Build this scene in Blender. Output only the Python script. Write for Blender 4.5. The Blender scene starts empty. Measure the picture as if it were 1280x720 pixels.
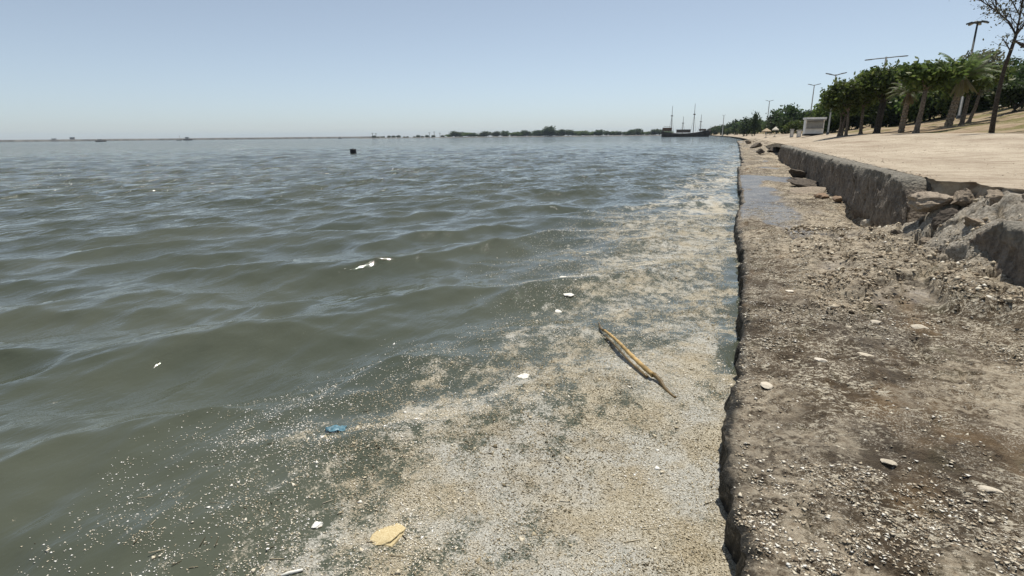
import bpy, bmesh, math, random
import numpy as np
from mathutils import Vector, Matrix

# ------------------------------------------------------------------ camera
scene = bpy.context.scene
col = scene.collection
R = math.radians
FOC, PSI, PIT, ROL = 680.0, R(22.0), R(15.6), R(0.6)
CAM = np.array([-0.12, 0.0, 1.6])
fh = np.array([-math.sin(PSI), math.cos(PSI), 0]); r0 = np.array([math.cos(PSI), math.sin(PSI), 0])
cF = fh * math.cos(PIT) - np.array([0, 0, math.sin(PIT)])
u0 = fh * math.sin(PIT) + np.array([0, 0, math.cos(PIT)])
cR = r0 * math.cos(ROL) - u0 * math.sin(ROL)
cU = r0 * math.sin(ROL) + u0 * math.cos(ROL)
cam_data = bpy.data.cameras.new('camera'); cam = bpy.data.objects.new('camera', cam_data); col.objects.link(cam)
cam_data.sensor_width = 36.0; cam_data.lens = 36.0 * FOC / 1280.0
cam_data.clip_start = 0.05; cam_data.clip_end = 30000
m = Matrix.Identity(4)
for i in range(3):
    m[i][0] = cR[i]; m[i][1] = cU[i]; m[i][2] = -cF[i]; m[i][3] = CAM[i]
cam.matrix_world = m
scene.camera = cam

# ------------------------------------------------------------------ sky, sun, exposure
SUN_EL, SUN_AZ = R(69), R(9)           # azimuth measured from +Y towards +X
world = bpy.data.worlds.new('World'); scene.world = world; world.use_nodes = True
wn = world.node_tree.nodes; wl = world.node_tree.links
bg = wn['Background']; sky = wn.new('ShaderNodeTexSky'); sky.sky_type = 'NISHITA'
sky.sun_disc = False; sky.sun_elevation = SUN_EL; sky.sun_rotation = SUN_AZ
sky.air_density = 0.8; sky.dust_density = 0.3; sky.ozone_density = 6.0; sky.altitude = 0
hs = wn.new('ShaderNodeHueSaturation'); hs.inputs['Saturation'].default_value = 0.58; hs.inputs['Hue'].default_value = 0.490; wl.new(sky.outputs[0], hs.inputs['Color']); wl.new(hs.outputs[0], bg.inputs[0]); bg.inputs[1].default_value = 0.088
sd = bpy.data.lights.new('sun', 'SUN'); sd.energy = 4.2; sd.angle = R(0.53); sd.color = (1.0, 0.95, 0.87)
sun = bpy.data.objects.new('sun', sd); col.objects.link(sun)
sdir = Vector((math.cos(SUN_EL) * math.sin(SUN_AZ), math.cos(SUN_EL) * math.cos(SUN_AZ), math.sin(SUN_EL)))
sun.rotation_euler = sdir.to_track_quat('Z', 'Y').to_euler()
sun.location = (0, 0, 60)
scene.view_settings.view_transform = 'Standard'; scene.view_settings.look = 'None'
scene.view_settings.gamma = 1.0; scene.view_settings.use_curve_mapping = False
scene.view_settings.exposure = 0.36

# ------------------------------------------------------------------ helpers
rng = np.random.default_rng(7)
random.seed(7)

def at(px, py, Y):
    "world point seen at photo pixel (px, py) on the plane y = Y"
    d = cF + cR * (px - 640) / FOC + cU * (360 - py) / FOC
    return CAM + d * ((Y - CAM[1]) / d[1])

def at_r(px, dist):
    "ground point at horizontal distance dist in the bearing of pixel column px (at the horizon)"
    d = cF + cR * (px - 640) / FOC + cU * (360 - (176.5 - px * 0.0103)) / FOC
    d = d.copy(); d[2] = 0; d /= np.linalg.norm(d)
    return CAM[0] + d[0] * dist, CAM[1] + d[1] * dist

_tab = np.random.default_rng(99).random((256, 256))
def vn(x, y, s=0):
    x = np.asarray(x, float) + s * 17.31; y = np.asarray(y, float) + s * 7.77
    xi = np.floor(x).astype(int); yi = np.floor(y).astype(int); fx = x - xi; fy = y - yi
    fx = fx * fx * (3 - 2 * fx); fy = fy * fy * (3 - 2 * fy)
    a = _tab[xi & 255, yi & 255]; b = _tab[(xi + 1) & 255, yi & 255]
    c = _tab[xi & 255, (yi + 1) & 255]; d = _tab[(xi + 1) & 255, (yi + 1) & 255]
    return (a * (1 - fx) + b * fx) * (1 - fy) + (c * (1 - fx) + d * fx) * fy * 1.0
def fbm(x, y, o=5, s=0, g=0.5):
    t = 0; a = 1; n = 0
    for k in range(o):
        t = t + a * vn(np.asarray(x) * 2 ** k, np.asarray(y) * 2 ** k, s + k * 3.1); n += a; a *= g
    return t / n
def ss(a, b, x):
    t = np.clip((np.asarray(x, float) - a) / (b - a), 0, 1); return t * t * (3 - 2 * t)

def tag(o, label=None, cat=None, group=None, kind=None):
    if label: o['label'] = label
    if cat: o['category'] = cat
    if group: o['group'] = group
    if kind: o['kind'] = kind
    return o

def mesh_np(name, V, F, mat, smooth=False, attrs=None):
    "V (n,3), F (m,k) with constant k -> mesh data"
    V = np.asarray(V, np.float32); F = np.asarray(F, np.int32)
    me = bpy.data.meshes.new(name); k = F.shape[1]
    me.vertices.add(len(V)); me.vertices.foreach_set('co', V.ravel())
    me.loops.add(F.size); me.loops.foreach_set('vertex_index', F.ravel())
    me.polygons.add(len(F)); me.polygons.foreach_set('loop_start', np.arange(0, F.size, k, dtype=np.int32))
    if smooth: me.polygons.foreach_set('use_smooth', np.ones(len(F), bool))
    me.update(calc_edges=True)
    for an, av in (attrs or {}).items():
        a = me.attributes.new(an, 'FLOAT', 'POINT'); a.data.foreach_set('value', np.asarray(av, np.float32).ravel())
    if mat: me.materials.append(mat)
    return me
def obj(name, me, parent=None, loc=None):
    o = bpy.data.objects.new(name, me); col.objects.link(o)
    if parent: o.parent = parent
    if loc is not None: o.location = loc
    return o
def empty(name, loc=(0, 0, 0), rz=0):
    o = bpy.data.objects.new(name, None); o.empty_display_size = 0.1; col.objects.link(o)
    o.location = loc; o.rotation_euler.z = rz; return o
def grid_faces(nu, nv):
    i = np.arange(nu - 1)[:, None] * nv + np.arange(nv - 1)[None, :]
    return np.stack([i, i + nv, i + nv + 1, i + 1], -1).reshape(-1, 4)

class MB:
    "small polygon collector"
    def __init__(s): s.v = []; s.f = []
    def box(s, c, d, rz=0, ry=0):
        n = len(s.v); M = Matrix.Rotation(rz, 3, 'Z') @ Matrix.Rotation(ry, 3, 'Y')
        for x in (-.5, .5):
            for y in (-.5, .5):
                for z in (-.5, .5): s.v.append(Vector(c) + M @ Vector((x * d[0], y * d[1], z * d[2])))
        for q in ((0, 1, 3, 2), (4, 6, 7, 5), (0, 4, 5, 1), (2, 3, 7, 6), (0, 2, 6, 4), (1, 5, 7, 3)):
            s.f.append([n + i for i in q])
        return s
    def tube(s, pts, rad, n=8, cap=True):
        pts = [Vector(p) for p in pts]; base = len(s.v)
        if not hasattr(rad, '__len__'): rad = [rad] * len(pts)
        for i, p in enumerate(pts):
            t = (pts[min(i + 1, len(pts) - 1)] - pts[max(i - 1, 0)]).normalized()
            a = t.cross(Vector((0.31, 0.17, 0.93)));
            if a.length < 1e-3: a = t.cross(Vector((1, 0, 0)))
            a.normalize(); b = t.cross(a)
            for k in range(n):
                w = 2 * math.pi * k / n; s.v.append(p + (a * math.cos(w) + b * math.sin(w)) * rad[i])
        for i in range(len(pts) - 1):
            for k in range(n):
                s.f.append([base + i * n + k, base + i * n + (k + 1) % n, base + (i + 1) * n + (k + 1) % n, base + (i + 1) * n + k])
        if cap:
            s.f.append([base + k for k in range(n)][::-1]); e = base + (len(pts) - 1) * n; s.f.append([e + k for k in range(n)])
        return s
    def poly(s, pts):
        n = len(s.v); s.v += [Vector(p) for p in pts]; s.f.append(list(range(n, n + len(pts)))); return s
    def mesh(s, name, mat, smooth=False):
        me = bpy.data.meshes.new(name); me.from_pydata([tuple(v) for v in s.v], [], s.f); me.update()
        if smooth: me.polygons.foreach_set('use_smooth', [True] * len(me.polygons))
        me.materials.append(mat); return me
    def build(s, name, mat, parent=None, smooth=False, loc=None):
        return obj(name, s.mesh(name, mat, smooth), parent, loc)

# ------------------------------------------------------------------ material helpers
class NT:
    def __init__(s, name):
        s.m = bpy.data.materials.new(name); s.m.use_nodes = True; s.t = s.m.node_tree
        s.n = s.t.nodes; s.l = s.t.links; s.p = s.n['Principled BSDF']; s.out = s.n['Material Output']
        s.geo = s.n.new('ShaderNodeNewGeometry'); s.pos = s.geo.outputs['Position']
    def lk(s, a, b): s.l.new(a, b)
    def put(s, sock, v):
        if isinstance(v, bpy.types.NodeSocket): s.l.new(v, sock)
        elif isinstance(v, tuple) and len(v) == 3 and sock.type == 'RGBA': sock.default_value = (*v, 1)
        else: sock.default_value = v
    def math(s, op, a, b=0.0, c=None, clamp=False):
        n = s.n.new('ShaderNodeMath'); n.operation = op; n.use_clamp = clamp
        s.put(n.inputs[0], a); s.put(n.inputs[1], b)
        if c is not None: s.put(n.inputs[2], c)
        return n.outputs[0]
    def scale(s, v, xyz, rot=(0, 0, 0)):
        n = s.n.new('ShaderNodeMapping'); s.put(n.inputs['Vector'], v); n.inputs['Scale'].default_value = xyz
        n.inputs['Rotation'].default_value = rot; return n.outputs[0]
    def noise(s, v, sc, det=4, rough=0.55, dist=0.0):
        n = s.n.new('ShaderNodeTexNoise'); s.put(n.inputs['Vector'], v); n.inputs['Scale'].default_value = sc
        n.inputs['Detail'].default_value = det; n.inputs['Roughness'].default_value = rough
        n.inputs['Distortion'].default_value = dist; return n.outputs[0]
    def vor(s, v, sc, feat='F1', out=0):
        n = s.n.new('ShaderNodeTexVoronoi'); s.put(n.inputs['Vector'], v); n.inputs['Scale'].default_value = sc
        n.feature = feat; return n.outputs[out]
    def ramp(s, f, stops):
        n = s.n.new('ShaderNodeValToRGB'); s.put(n.inputs[0], f); cr = n.color_ramp
        while len(cr.elements) < len(stops): cr.elements.new(0.5)
        for e, (p, c) in zip(cr.elements, stops):
            e.position = p; e.color = (*c, 1) if isinstance(c, tuple) else (c, c, c, 1)
        return n.outputs[0]
    def mix(s, f, a, b):
        n = s.n.new('ShaderNodeMix'); n.data_type = 'RGBA'; s.put(n.inputs[0], f); s.put(n.inputs[6], a); s.put(n.inputs[7], b)
        return n.outputs[2]
    def rng(s, f, a, b, c=0.0, d=1.0):
        n = s.n.new('ShaderNodeMapRange'); s.put(n.inputs[0], f)
        for i, q in enumerate((a, b, c, d)): n.inputs[1 + i].default_value = q
        n.interpolation_type = 'SMOOTHSTEP'; return n.outputs[0]
    def attr(s, name):
        n = s.n.new('ShaderNodeAttribute'); n.attribute_name = name; return n.outputs['Fac']
    def bump(s, h, strength, dist, nrm=None):
        n = s.n.new('ShaderNodeBump'); s.put(n.inputs['Height'], h); n.inputs['Strength'].default_value = strength
        n.inputs['Distance'].default_value = dist
        if nrm: s.lk(nrm, n.inputs['Normal'])
        return n.outputs[0]
    def done(s, colr=None, rough=None, nrm=None, spec=None):
        if colr is not None: s.put(s.p.inputs['Base Color'], colr)
        if rough is not None: s.put(s.p.inputs['Roughness'], rough)
        if nrm is not None: s.lk(nrm, s.p.inputs['Normal'])
        if spec is not None: s.put(s.p.inputs['Specular IOR Level'], spec)
        return s.m

def simple(name, c, rough=0.7, var=0.3, sc=8.0, metal=0.0, spec=0.3):
    t = NT(name); tc = t.n.new('ShaderNodeTexCoord').outputs['Object']
    n = t.noise(tc, sc, 5); f = t.rng(n, 0.3, 0.7, 1 - var, 1 + var)
    v = t.n.new('ShaderNodeVectorMath'); v.operation = 'SCALE'; v.inputs[0].default_value = c; t.lk(f, v.inputs['Scale'])
    t.p.inputs['Metallic'].default_value = metal
    return t.done(v.outputs[0], rough, t.bump(n, 0.25, 0.02), spec)

# ---- shore materials
def make_ledge():
    t = NT('ledge_crust'); P = t.pos
    big = t.noise(P, 0.9, 4); mid = t.noise(P, 4.5, 9, 0.74); fine = t.noise(P, 28, 6, 0.72); grit = t.noise(P, 110, 4, 0.75)
    f = t.math('ADD', t.math('MULTIPLY', big, 0.30), t.math('ADD', t.math('MULTIPLY', mid, 0.38), t.math('MULTIPLY', fine, 0.32)))
    c = t.ramp(f, [(0.38, (0.034, 0.023, 0.013)), (0.47, (0.080, 0.057, 0.033)), (0.55, (0.130, 0.095, 0.056)), (0.63, (0.26, 0.205, 0.13))])
    ochre = t.rng(t.noise(t.scale(P, (1, .6, 1)), 1.7, 3), 0.56, 0.7, 0, 0.55)
    c = t.mix(ochre, c, (0.26, 0.165, 0.075))
    green = t.rng(t.noise(t.scale(P, (1.3, 1, 1)), 2.6, 4), 0.56, 0.68, 0, 0.35)
    c = t.mix(green, c, (0.11, 0.105, 0.05))
    sp = t.math('MULTIPLY', t.rng(grit, 0.53, 0.58), t.rng(mid, 0.45, 0.56))
    c = t.mix(sp, c, (0.60, 0.545, 0.44))
    fl = t.noise(t.scale(P, (0.7, 1.3, 1)), 38, 5, 0.7)
    c = t.mix(t.math('MULTIPLY', t.rng(fl, 0.52, 0.58), t.rng(t.noise(P, 3.1, 7, 0.7), 0.45, 0.56, 0.06, 0.95)), c, (0.64, 0.575, 0.445))
    dk = t.math('MULTIPLY', t.rng(fine, 0.43, 0.34), 0.75)
    c = t.mix(dk, c, (0.035, 0.027, 0.02))
    pale = t.attr('pale'); pm = t.math('MULTIPLY', pale, t.rng(t.noise(P, 12, 7, 0.75), 0.42, 0.56))
    c = t.mix(pm, c, t.ramp(fine, [(0.35, (0.27, 0.21, 0.14)), (0.6, (0.53, 0.46, 0.345))]))
    c = t.mix(t.math('MULTIPLY', t.attr('conc'), t.rng(t.noise(P, 7, 7, 0.72), 0.34, 0.5, 0.25, 0.95)), c, t.ramp(t.noise(P, 30, 7, 0.75), [(0.36, (0.15, 0.13, 0.10)), (0.5, (0.36, 0.32, 0.26)), (0.62, (0.52, 0.48, 0.40))]))
    wet = t.attr('wet')
    c = t.mix(t.math('MULTIPLY', wet, 0.6), c, (0.055, 0.042, 0.028))
    c = t.mix(t.math('MULTIPLY', t.attr('weed_shade'), t.rng(t.noise(P, 22, 5, .7), 0.30, 0.52)), c, (0.016, 0.014, 0.009))  # near-black weed colour that also carries the shade under the lip
    h = t.math('ADD', t.math('MULTIPLY', fine, 0.7), t.math('MULTIPLY', grit, 0.3))
    keep = t.math('SUBTRACT', 1.0, t.math('MULTIPLY', t.attr('pool'), 0.95))
    nr = t.bump(t.math('MULTIPLY', h, keep), 1.0, 0.045)
    ro = t.math('SUBTRACT', 0.92, t.math('MULTIPLY', wet, 0.35))
    ro = t.math('SUBTRACT', ro, t.math('MULTIPLY', t.attr('pool'), 0.30), clamp=True)
    return t.done(c, ro, nr, 0.35)
def make_concrete():
    t = NT('promenade_concrete'); P = t.pos
    a = t.noise(t.scale(P, (0.5, 0.14, 1)), 1.4, 6, 0.6); b = t.noise(P, 14, 6, 0.65); g = t.noise(P, 90, 3, .7)
    m3 = t.noise(P, 3.2, 8, 0.72)
    strk = t.noise(t.scale(P, (0.28, 2.2, 1), (0, 0, R(8))), 1.6, 5, 0.6)
    f = t.math('ADD', t.math('MULTIPLY', a, 0.4), t.math('ADD', t.math('MULTIPLY', b, 0.25), t.math('MULTIPLY', m3, 0.35)))
    c = t.ramp(f, [(0.39, (0.23, 0.175, 0.12)), (0.48, (0.355, 0.295, 0.22)), (0.62, (0.49, 0.425, 0.325))])
    c = t.mix(t.rng(strk, 0.57, 0.66, 0, 0.8), c, (0.19, 0.135, 0.09))
    c = t.mix(t.math('MULTIPLY', t.rng(g, 0.58, 0.66), 0.4), c, (0.16, 0.13, 0.10))
    return t.done(c, 0.95, t.bump(t.math('ADD', b, g), 0.7, 0.015), 0.2)
def make_dirt():
    t = NT('dry_earth'); P = t.pos
    a = t.noise(P, 0.16, 5, 0.6); b = t.noise(P, 1.3, 6, 0.65); g = t.noise(P, 9, 4, .7)
    f = t.math('ADD', t.math('MULTIPLY', a, 0.5), t.math('MULTIPLY', b, 0.5))
    c = t.ramp(f, [(0.36, (0.17, 0.115, 0.07)), (0.5, (0.30, 0.23, 0.155)), (0.63, (0.40, 0.32, 0.225))])
    c = t.mix(t.rng(t.noise(P, 0.3, 6, .7), 0.46, 0.58, 0, 0.85), c, t.ramp(g, [(0.4, (0.075, 0.085, 0.025)), (0.6, (0.20, 0.17, 0.07))]))
    return t.done(c, 1.0, t.bump(t.math('ADD', b, g), 0.8, 0.08), 0.1)
def make_wallmat():
    t = NT('weathered_concrete'); P = t.pos
    st = t.noise(t.scale(P, (5, 5, 1.6)), 1.7, 6, 0.68); b = t.noise(P, 16, 7, 0.74); v = t.vor(P, 26)
    big = t.noise(P, 1.1, 3)
    f = t.math('ADD', t.math('MULTIPLY', st, 0.35), t.math('ADD', t.math('MULTIPLY', b, 0.4), t.math('MULTIPLY', big, 0.25)))
    c = t.ramp(f, [(0.37, (0.07, 0.055, 0.042)), (0.48, (0.18, 0.148, 0.115)), (0.6, (0.34, 0.29, 0.235))])
    c = t.mix(t.math('MULTIPLY', t.rng(v, 0.22, 0.05), t.rng(b, .45, .6)), c, (0.36, 0.31, 0.26))
    up = t.attr('top'); c = t.mix(t.math('MULTIPLY', up, 0.6), c, t.ramp(b, [(.38, (0.17, 0.165, 0.14)), (.62, (0.31, 0.30, 0.25))]))
    h = t.math('ADD', b, t.math('MULTIPLY', v, -0.6))
    return t.done(c, 0.95, t.bump(h, 1.0, 0.05), 0.25)
def make_stone(name, c0, c1, c2):
    t = NT(name); tc = t.n.new('ShaderNodeTexCoord').outputs['Object']; oi = t.n.new('ShaderNodeObjectInfo').outputs['Random']
    b = t.noise(tc, 14, 6, 0.65); g = t.noise(tc, 70, 4, .7)
    f = t.math('ADD', t.math('MULTIPLY', b, .6), t.math('MULTIPLY', g, .4)); f = t.math('ADD', f, t.math('MULTIPLY', t.math('SUBTRACT', oi, 0.5), 0.12))
    return t.done(t.ramp(f, [(0.35, c0), (0.5, c1), (0.65, c2)]), 0.93, t.bump(f, 0.6, 0.004), 0.25)
def make_grain(name, stops, rough=0.8):
    t = NT(name); return t.done(t.ramp(t.attr('tint'), stops), rough, None, 0.3)
def make_leaf(name, dark, lite, yel=None):
    t = NT(name); tint = t.attr('tint'); oi = t.n.new('ShaderNodeObjectInfo').outputs['Random']
    c = t.ramp(tint, [(0.0, dark), (0.75, lite), (1.0, yel or lite)])
    h = t.n.new('ShaderNodeHueSaturation'); t.lk(c, h.inputs['Color']); t.lk(t.rng(oi, 0, 1, 0.8, 1.15), h.inputs['Value'])
    t.lk(t.rng(oi, 0, 1, 0.488, 0.512), h.inputs['Hue'])
    d = t.n.new('ShaderNodeBsdfTranslucent'); t.lk(h.outputs[0], d.inputs[0]); mx = t.n.new('ShaderNodeMixShader'); mx.inputs[0].default_value = 0.5
    t.done(h.outputs[0], 0.55, None, 0.35); t.lk(t.p.outputs[0], mx.inputs[1]); t.lk(d.outputs[0], mx.inputs[2]); t.lk(mx.outputs[0], t.out.inputs[0])
    return t.m

def make_water():
    t = NT('murky_sea'); P = t.pos; sc = t.attr('scum')
    # water body
    turb = t.noise(P, 0.5, 3)
    wc = t.ramp(turb, [(0.35, (0.054, 0.062, 0.044)), (0.65, (0.073, 0.080, 0.057))])
    r1 = t.noise(t.scale(P, (1.0, 0.5, 1), (0, 0, R(-48))), 1.3, 4, 0.62)
    r2 = t.noise(t.scale(P, (1.0, 0.45, 1), (0, 0, R(-48))), 6.0, 4, 0.55)
    far = t.attr('far')
    r3 = t.math('MULTIPLY', t.noise(t.scale(P, (1.0, 0.4, 1), (0, 0, R(-40))), 17.0, 4, 0.6), t.rng(t.noise(P, 0.8, 3), 0.4, 0.62, 0.15, 1.0))
    n1 = t.bump(t.math('ADD', t.math('ADD', t.math('MULTIPLY', r3, 0.16), t.math('MULTIPLY', r2, t.math('ADD', 0.30, t.math('MULTIPLY', far, 1.3)))), t.math('ADD', t.math('MULTIPLY', r1, t.math('MULTIPLY', far, 8.0)), t.math('MULTIPLY', t.noise(t.scale(P, (1.0, 0.35, 1), (0, 0, R(-48))), 0.30, 4, 0.6), t.math('MULTIPLY', far, 26.0)))), 1.0, 0.055)
    t.p.inputs['IOR'].default_value = 1.34
    t.done(wc, t.math('ADD', 0.026, t.math('MULTIPLY', far, 0.05)), n1)
    # floating scum
    fine = t.noise(P, 75, 4, 0.75); med = t.noise(t.scale(P, (1, 1, 1)), 9, 6, 0.65, 0.4); lar = t.noise(P, 1.6, 4, 0.6, 0.5)
    k = t.math('ADD', t.math('MULTIPLY', t.math('SUBTRACT', fine, 0.5), 1.15), t.math('ADD', t.math('MULTIPLY', t.math('SUBTRACT', med, 0.5), 1.1), t.math('ADD', t.math('MULTIPLY', t.math('SUBTRACT', lar, 0.5), 0.65), t.math('MULTIPLY', t.math('SUBTRACT', t.noise(t.scale(P, (1, 0.4, 1), (0, 0, R(45))), 5.0, 6, 0.68, 0.6), 0.5), 0.95))))
    mask = t.rng(t.math('ADD', sc, k), 0.44, 0.66, 0, 0.95)
    gr = t.noise(P, 160, 3, 0.8)
    pc = t.ramp(gr, [(0.33, (0.085, 0.072, 0.045)), (0.45, (0.30, 0.255, 0.17)), (0.55, (0.53, 0.47, 0.345)), (0.67, (0.70, 0.66, 0.55))])
    tone = t.noise(P, 1.5, 5, 0.65)
    pc = t.mix(t.rng(tone, 0.40, 0.58, 0, 0.7), pc, t.ramp(gr, [(0.35, (0.17, 0.17, 0.15)), (0.62, (0.62, 0.62, 0.57))]))
    s = t.n.new('ShaderNodeBsdfPrincipled'); t.lk(pc, s.inputs['Base Color']); s.inputs['Roughness'].default_value = 0.55
    s.inputs['Specular IOR Level'].default_value = 0.5
    t.lk(t.bump(t.math('ADD', gr, fine), 0.7, 0.012), s.inputs['Normal'])
    pc2 = t.mix(t.rng(t.noise(P, 3.4, 6, 0.7), 0.46, 0.64, 0, 0.6), pc, t.ramp(gr, [(0.36, (0.13, 0.10, 0.055)), (0.62, (0.46, 0.37, 0.22))])); t.lk(pc2, s.inputs['Base Color'])
    mx = t.n.new('ShaderNodeMixShader'); t.lk(mask, mx.inputs[0]); t.lk(t.p.outputs[0], mx.inputs[1]); t.lk(s.outputs[0], mx.inputs[2])
    t.lk(mx.outputs[0], t.out.inputs[0]); return t.m

M = dict(ledge=make_ledge(), deck=make_concrete(), dirt=make_dirt(), wall=make_wallmat(), water=make_water(),
    stone=make_stone('rubble_stone', (0.10, 0.08, 0.06), (0.24, 0.195, 0.145), (0.38, 0.32, 0.25)),
    stone_dark=make_stone('dark_stone', (0.035, 0.03, 0.025), (0.085, 0.07, 0.055), (0.17, 0.14, 0.11)),
    stone_pale=make_stone('pale_stone', (0.38, 0.33, 0.25), (0.56, 0.50, 0.40), (0.68, 0.63, 0.54)),
    stone_rust=make_stone('rust_stone', (0.13, 0.085, 0.055), (0.24, 0.165, 0.11), (0.36, 0.27, 0.19)),
    foam_y=make_stone('yellow_foam', (0.26, 0.18, 0.08), (0.46, 0.36, 0.19), (0.60, 0.51, 0.31)),
    foam_w=make_stone('white_foam', (0.55, 0.53, 0.47), (0.72, 0.70, 0.63), (0.8, 0.79, 0.74)),
    blue=simple('blue_plastic', (0.09, 0.19, 0.24), 0.4, 0.3, 30),
    cane=simple('dry_cane', (0.40, 0.27, 0.11), 0.6, 0.45, 9), cane_dark=simple('wet_cane', (0.13, 0.09, 0.04), 0.4, 0.4, 14),
    scum_grain=make_grain('scum_grains', [(0, (0.08, 0.065, 0.038)), (0.2, (0.27, 0.22, 0.135)), (0.45, (0.49, 0.425, 0.295)), (0.8, (0.68, 0.625, 0.505)), (1, (0.8, 0.78, 0.72))]),
    shell_grain=make_grain('shell_grains', [(0, (0.05, 0.038, 0.025)), (0.35, (0.19, 0.145, 0.095)), (0.6, (0.40, 0.335, 0.24)), (0.85, (0.60, 0.545, 0.43)), (1, (0.75, 0.71, 0.62))]),
    bark=simple('bark', (0.17, 0.135, 0.10), 0.95, 0.5, 12), bark_dark=simple('dark_bark', (0.055, 0.045, 0.035), 0.95, 0.5, 12),
    palm_bark=simple('palm_bark', (0.20, 0.16, 0.115), 0.95, 0.55, 10),
    leaf=make_leaf('green_leaves', (0.04, 0.066, 0.016), (0.115, 0.165, 0.04), (0.20, 0.23, 0.07)),
    leaf_dark=make_leaf('dark_leaves', (0.026, 0.046, 0.016), (0.065, 0.10, 0.034)),
    leaf_dry=make_leaf('dusty_leaves', (0.075, 0.08, 0.05), (0.15, 0.15, 0.095), (0.2, 0.17, 0.10)),
    leaf_palm=make_leaf('palm_leaves', (0.05, 0.075, 0.022), (0.13, 0.17, 0.06), (0.24, 0.2, 0.09)),
    leaf_far=make_leaf('far_leaves', (0.035, 0.05, 0.024), (0.07, 0.095, 0.04)),
    metal=simple('grey_metal', (0.10, 0.105, 0.105), 0.5, 0.2, 3, 0.3), white=simple('white_paint', (0.72, 0.71, 0.68), 0.5, 0.08, 3),
    greyp=simple('grey_panel', (0.30, 0.30, 0.29), 0.5, 0.15, 3), glass=simple('dark_glass', (0.06, 0.07, 0.075), 0.1, 0.1, 2, 0, 0.6),
    canvas=simple('pale_canvas', (0.62, 0.58, 0.48), 0.8, 0.1, 3), tan_canvas=simple('tan_canvas', (0.40, 0.31, 0.20), 0.8, 0.15, 3),
    hull=simple('dark_timber', (0.055, 0.04, 0.03), 0.6, 0.3, 0.6), timber=simple('brown_timber', (0.16, 0.09, 0.05), 0.6, 0.3, 0.6), mast=simple('mast_timber', (0.13, 0.10, 0.075), 0.7, 0.2, 0.6),
    black=simple('black_rubber', (0.012, 0.012, 0.013), 0.5, 0.2, 6), rock_far=simple('breakwater_rock', (0.13, 0.125, 0.11), 0.95, 0.4, 0.08),
    block=simple('far_render', (0.34, 0.31, 0.29), 0.9, 0.1, 0.2), skin=simple('skin', (0.35, 0.22, 0.15), 0.6, 0.05, 3), cloth_l=simple('pale_cloth', (0.55, 0.56, 0.58), 0.9, 0.1, 3), cloth_d=simple('dark_cloth', (0.03, 0.035, 0.05), 0.9, 0.1, 3))

# ------------------------------------------------------------------ shore shape
def coast(y):
    y = np.asarray(y, float); t = np.clip(y - 60, 0, None)
    return -19.0 * (t / 390.0) ** 2
def edge(y):
    "x of the ragged lip of the ledge"
    y = np.asarray(y, float)
    e = 0.10 * (fbm(y * 0.9, y * 0 + 3.3, 3, 1) - 0.5) + 0.22 * (fbm(y * 0.7, y * 0 + 5.3, 4, 4, .6) - 0.5) * ss(3, 5, y) + 0.5 * (fbm(y * 0.16, y * 0 + 1.3, 4, 6, .6) - 0.5) * ss(12, 30, y) + 0.10 * (fbm(y * 7, y * 0 + 9.1, 5, 2, 0.72) - 0.5)
    return coast(y) + e + 0.0025 * np.clip(y - 6, 0, 60) + 0.03 - 0.07 * np.exp(-((y - 2.5) / 0.7) ** 2)
def land_z(s, y):
    "height of promenade / bank; s = distance inland from the waterline"
    s = np.asarray(s, float); y = np.asarray(y, float)
    z = 1.0 + 0.5 * ss(3.5, 11, s) + 0.55 * ss(10.5, 15, s) + 2.5 * ss(15, 30, s) + 2.0 * ss(30, 90, s)
    z = z - 0.5 * ss(38, 60, y) * (1 - ss(3, 11, s))
    return z + 0.10 * (fbm(s * .35, y * .35, 4, 5) - 0.5) * ss(9, 13, s)
SCX = np.array([0.3, 0.85, 1.22, 1.87, 2.57, 3.47, 4.44, 6.15, 9.1, 16.4, 32.8, 70, 200])
SCV = np.array([-1.55, -1.6, -1.72, -1.88, -1.88, -1.64, -1.60, -2.1, -2.4, -2.3, -1.7, -1.5, -1.2])
def scum_at(x, y):
    xb = np.interp(y, SCX, SCV)
    d = (x - coast(y)) - xb
    w = 0.42 * (fbm(x * 1.1, y * 1.1, 4, 11) - 0.5) * 2
    s = np.interp(d + 0.8 * w, [-1.15, -0.6, -0.1, 0.35, 0.9, 1.6], [0, 0.18, 0.40, 0.56, 0.69, 0.80])
    s = s * (1 - 0.28 * ss(2.6, 6, y)) * (1 - 0.16 * ss(12, 40, y)) * (1 - 0.3 * ss(60, 150, y))
    # open leads in the mat
    hole = ss(0.54, 0.66, fbm(x * 1.7 + 0.5 * y, y * 1.25, 5, 21, .6))
    gap = ss(-0.20, 0.0, x - coast(y)) * ss(0.46, 0.62, fbm(x * 2.0, y * 1.8, 4, 23, .6)) * ss(2.2, 3.2, y)
    s = s - 0.55 * gap
    a_ = 0.72 * x + 0.70 * y; b_ = -0.70 * x + 0.72 * y      # streaks drawn out along the crests
    s = s + 0.28 * (fbm(a_ * 0.9, b_ * 2.4, 5, 24, .6) - .5) * np.clip(s * 3, 0, 1)
    return np.clip(s - 0.15 * hole * (0.5 + 0.5 * ss(1.6, 3, y)), 0, 1)

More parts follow.
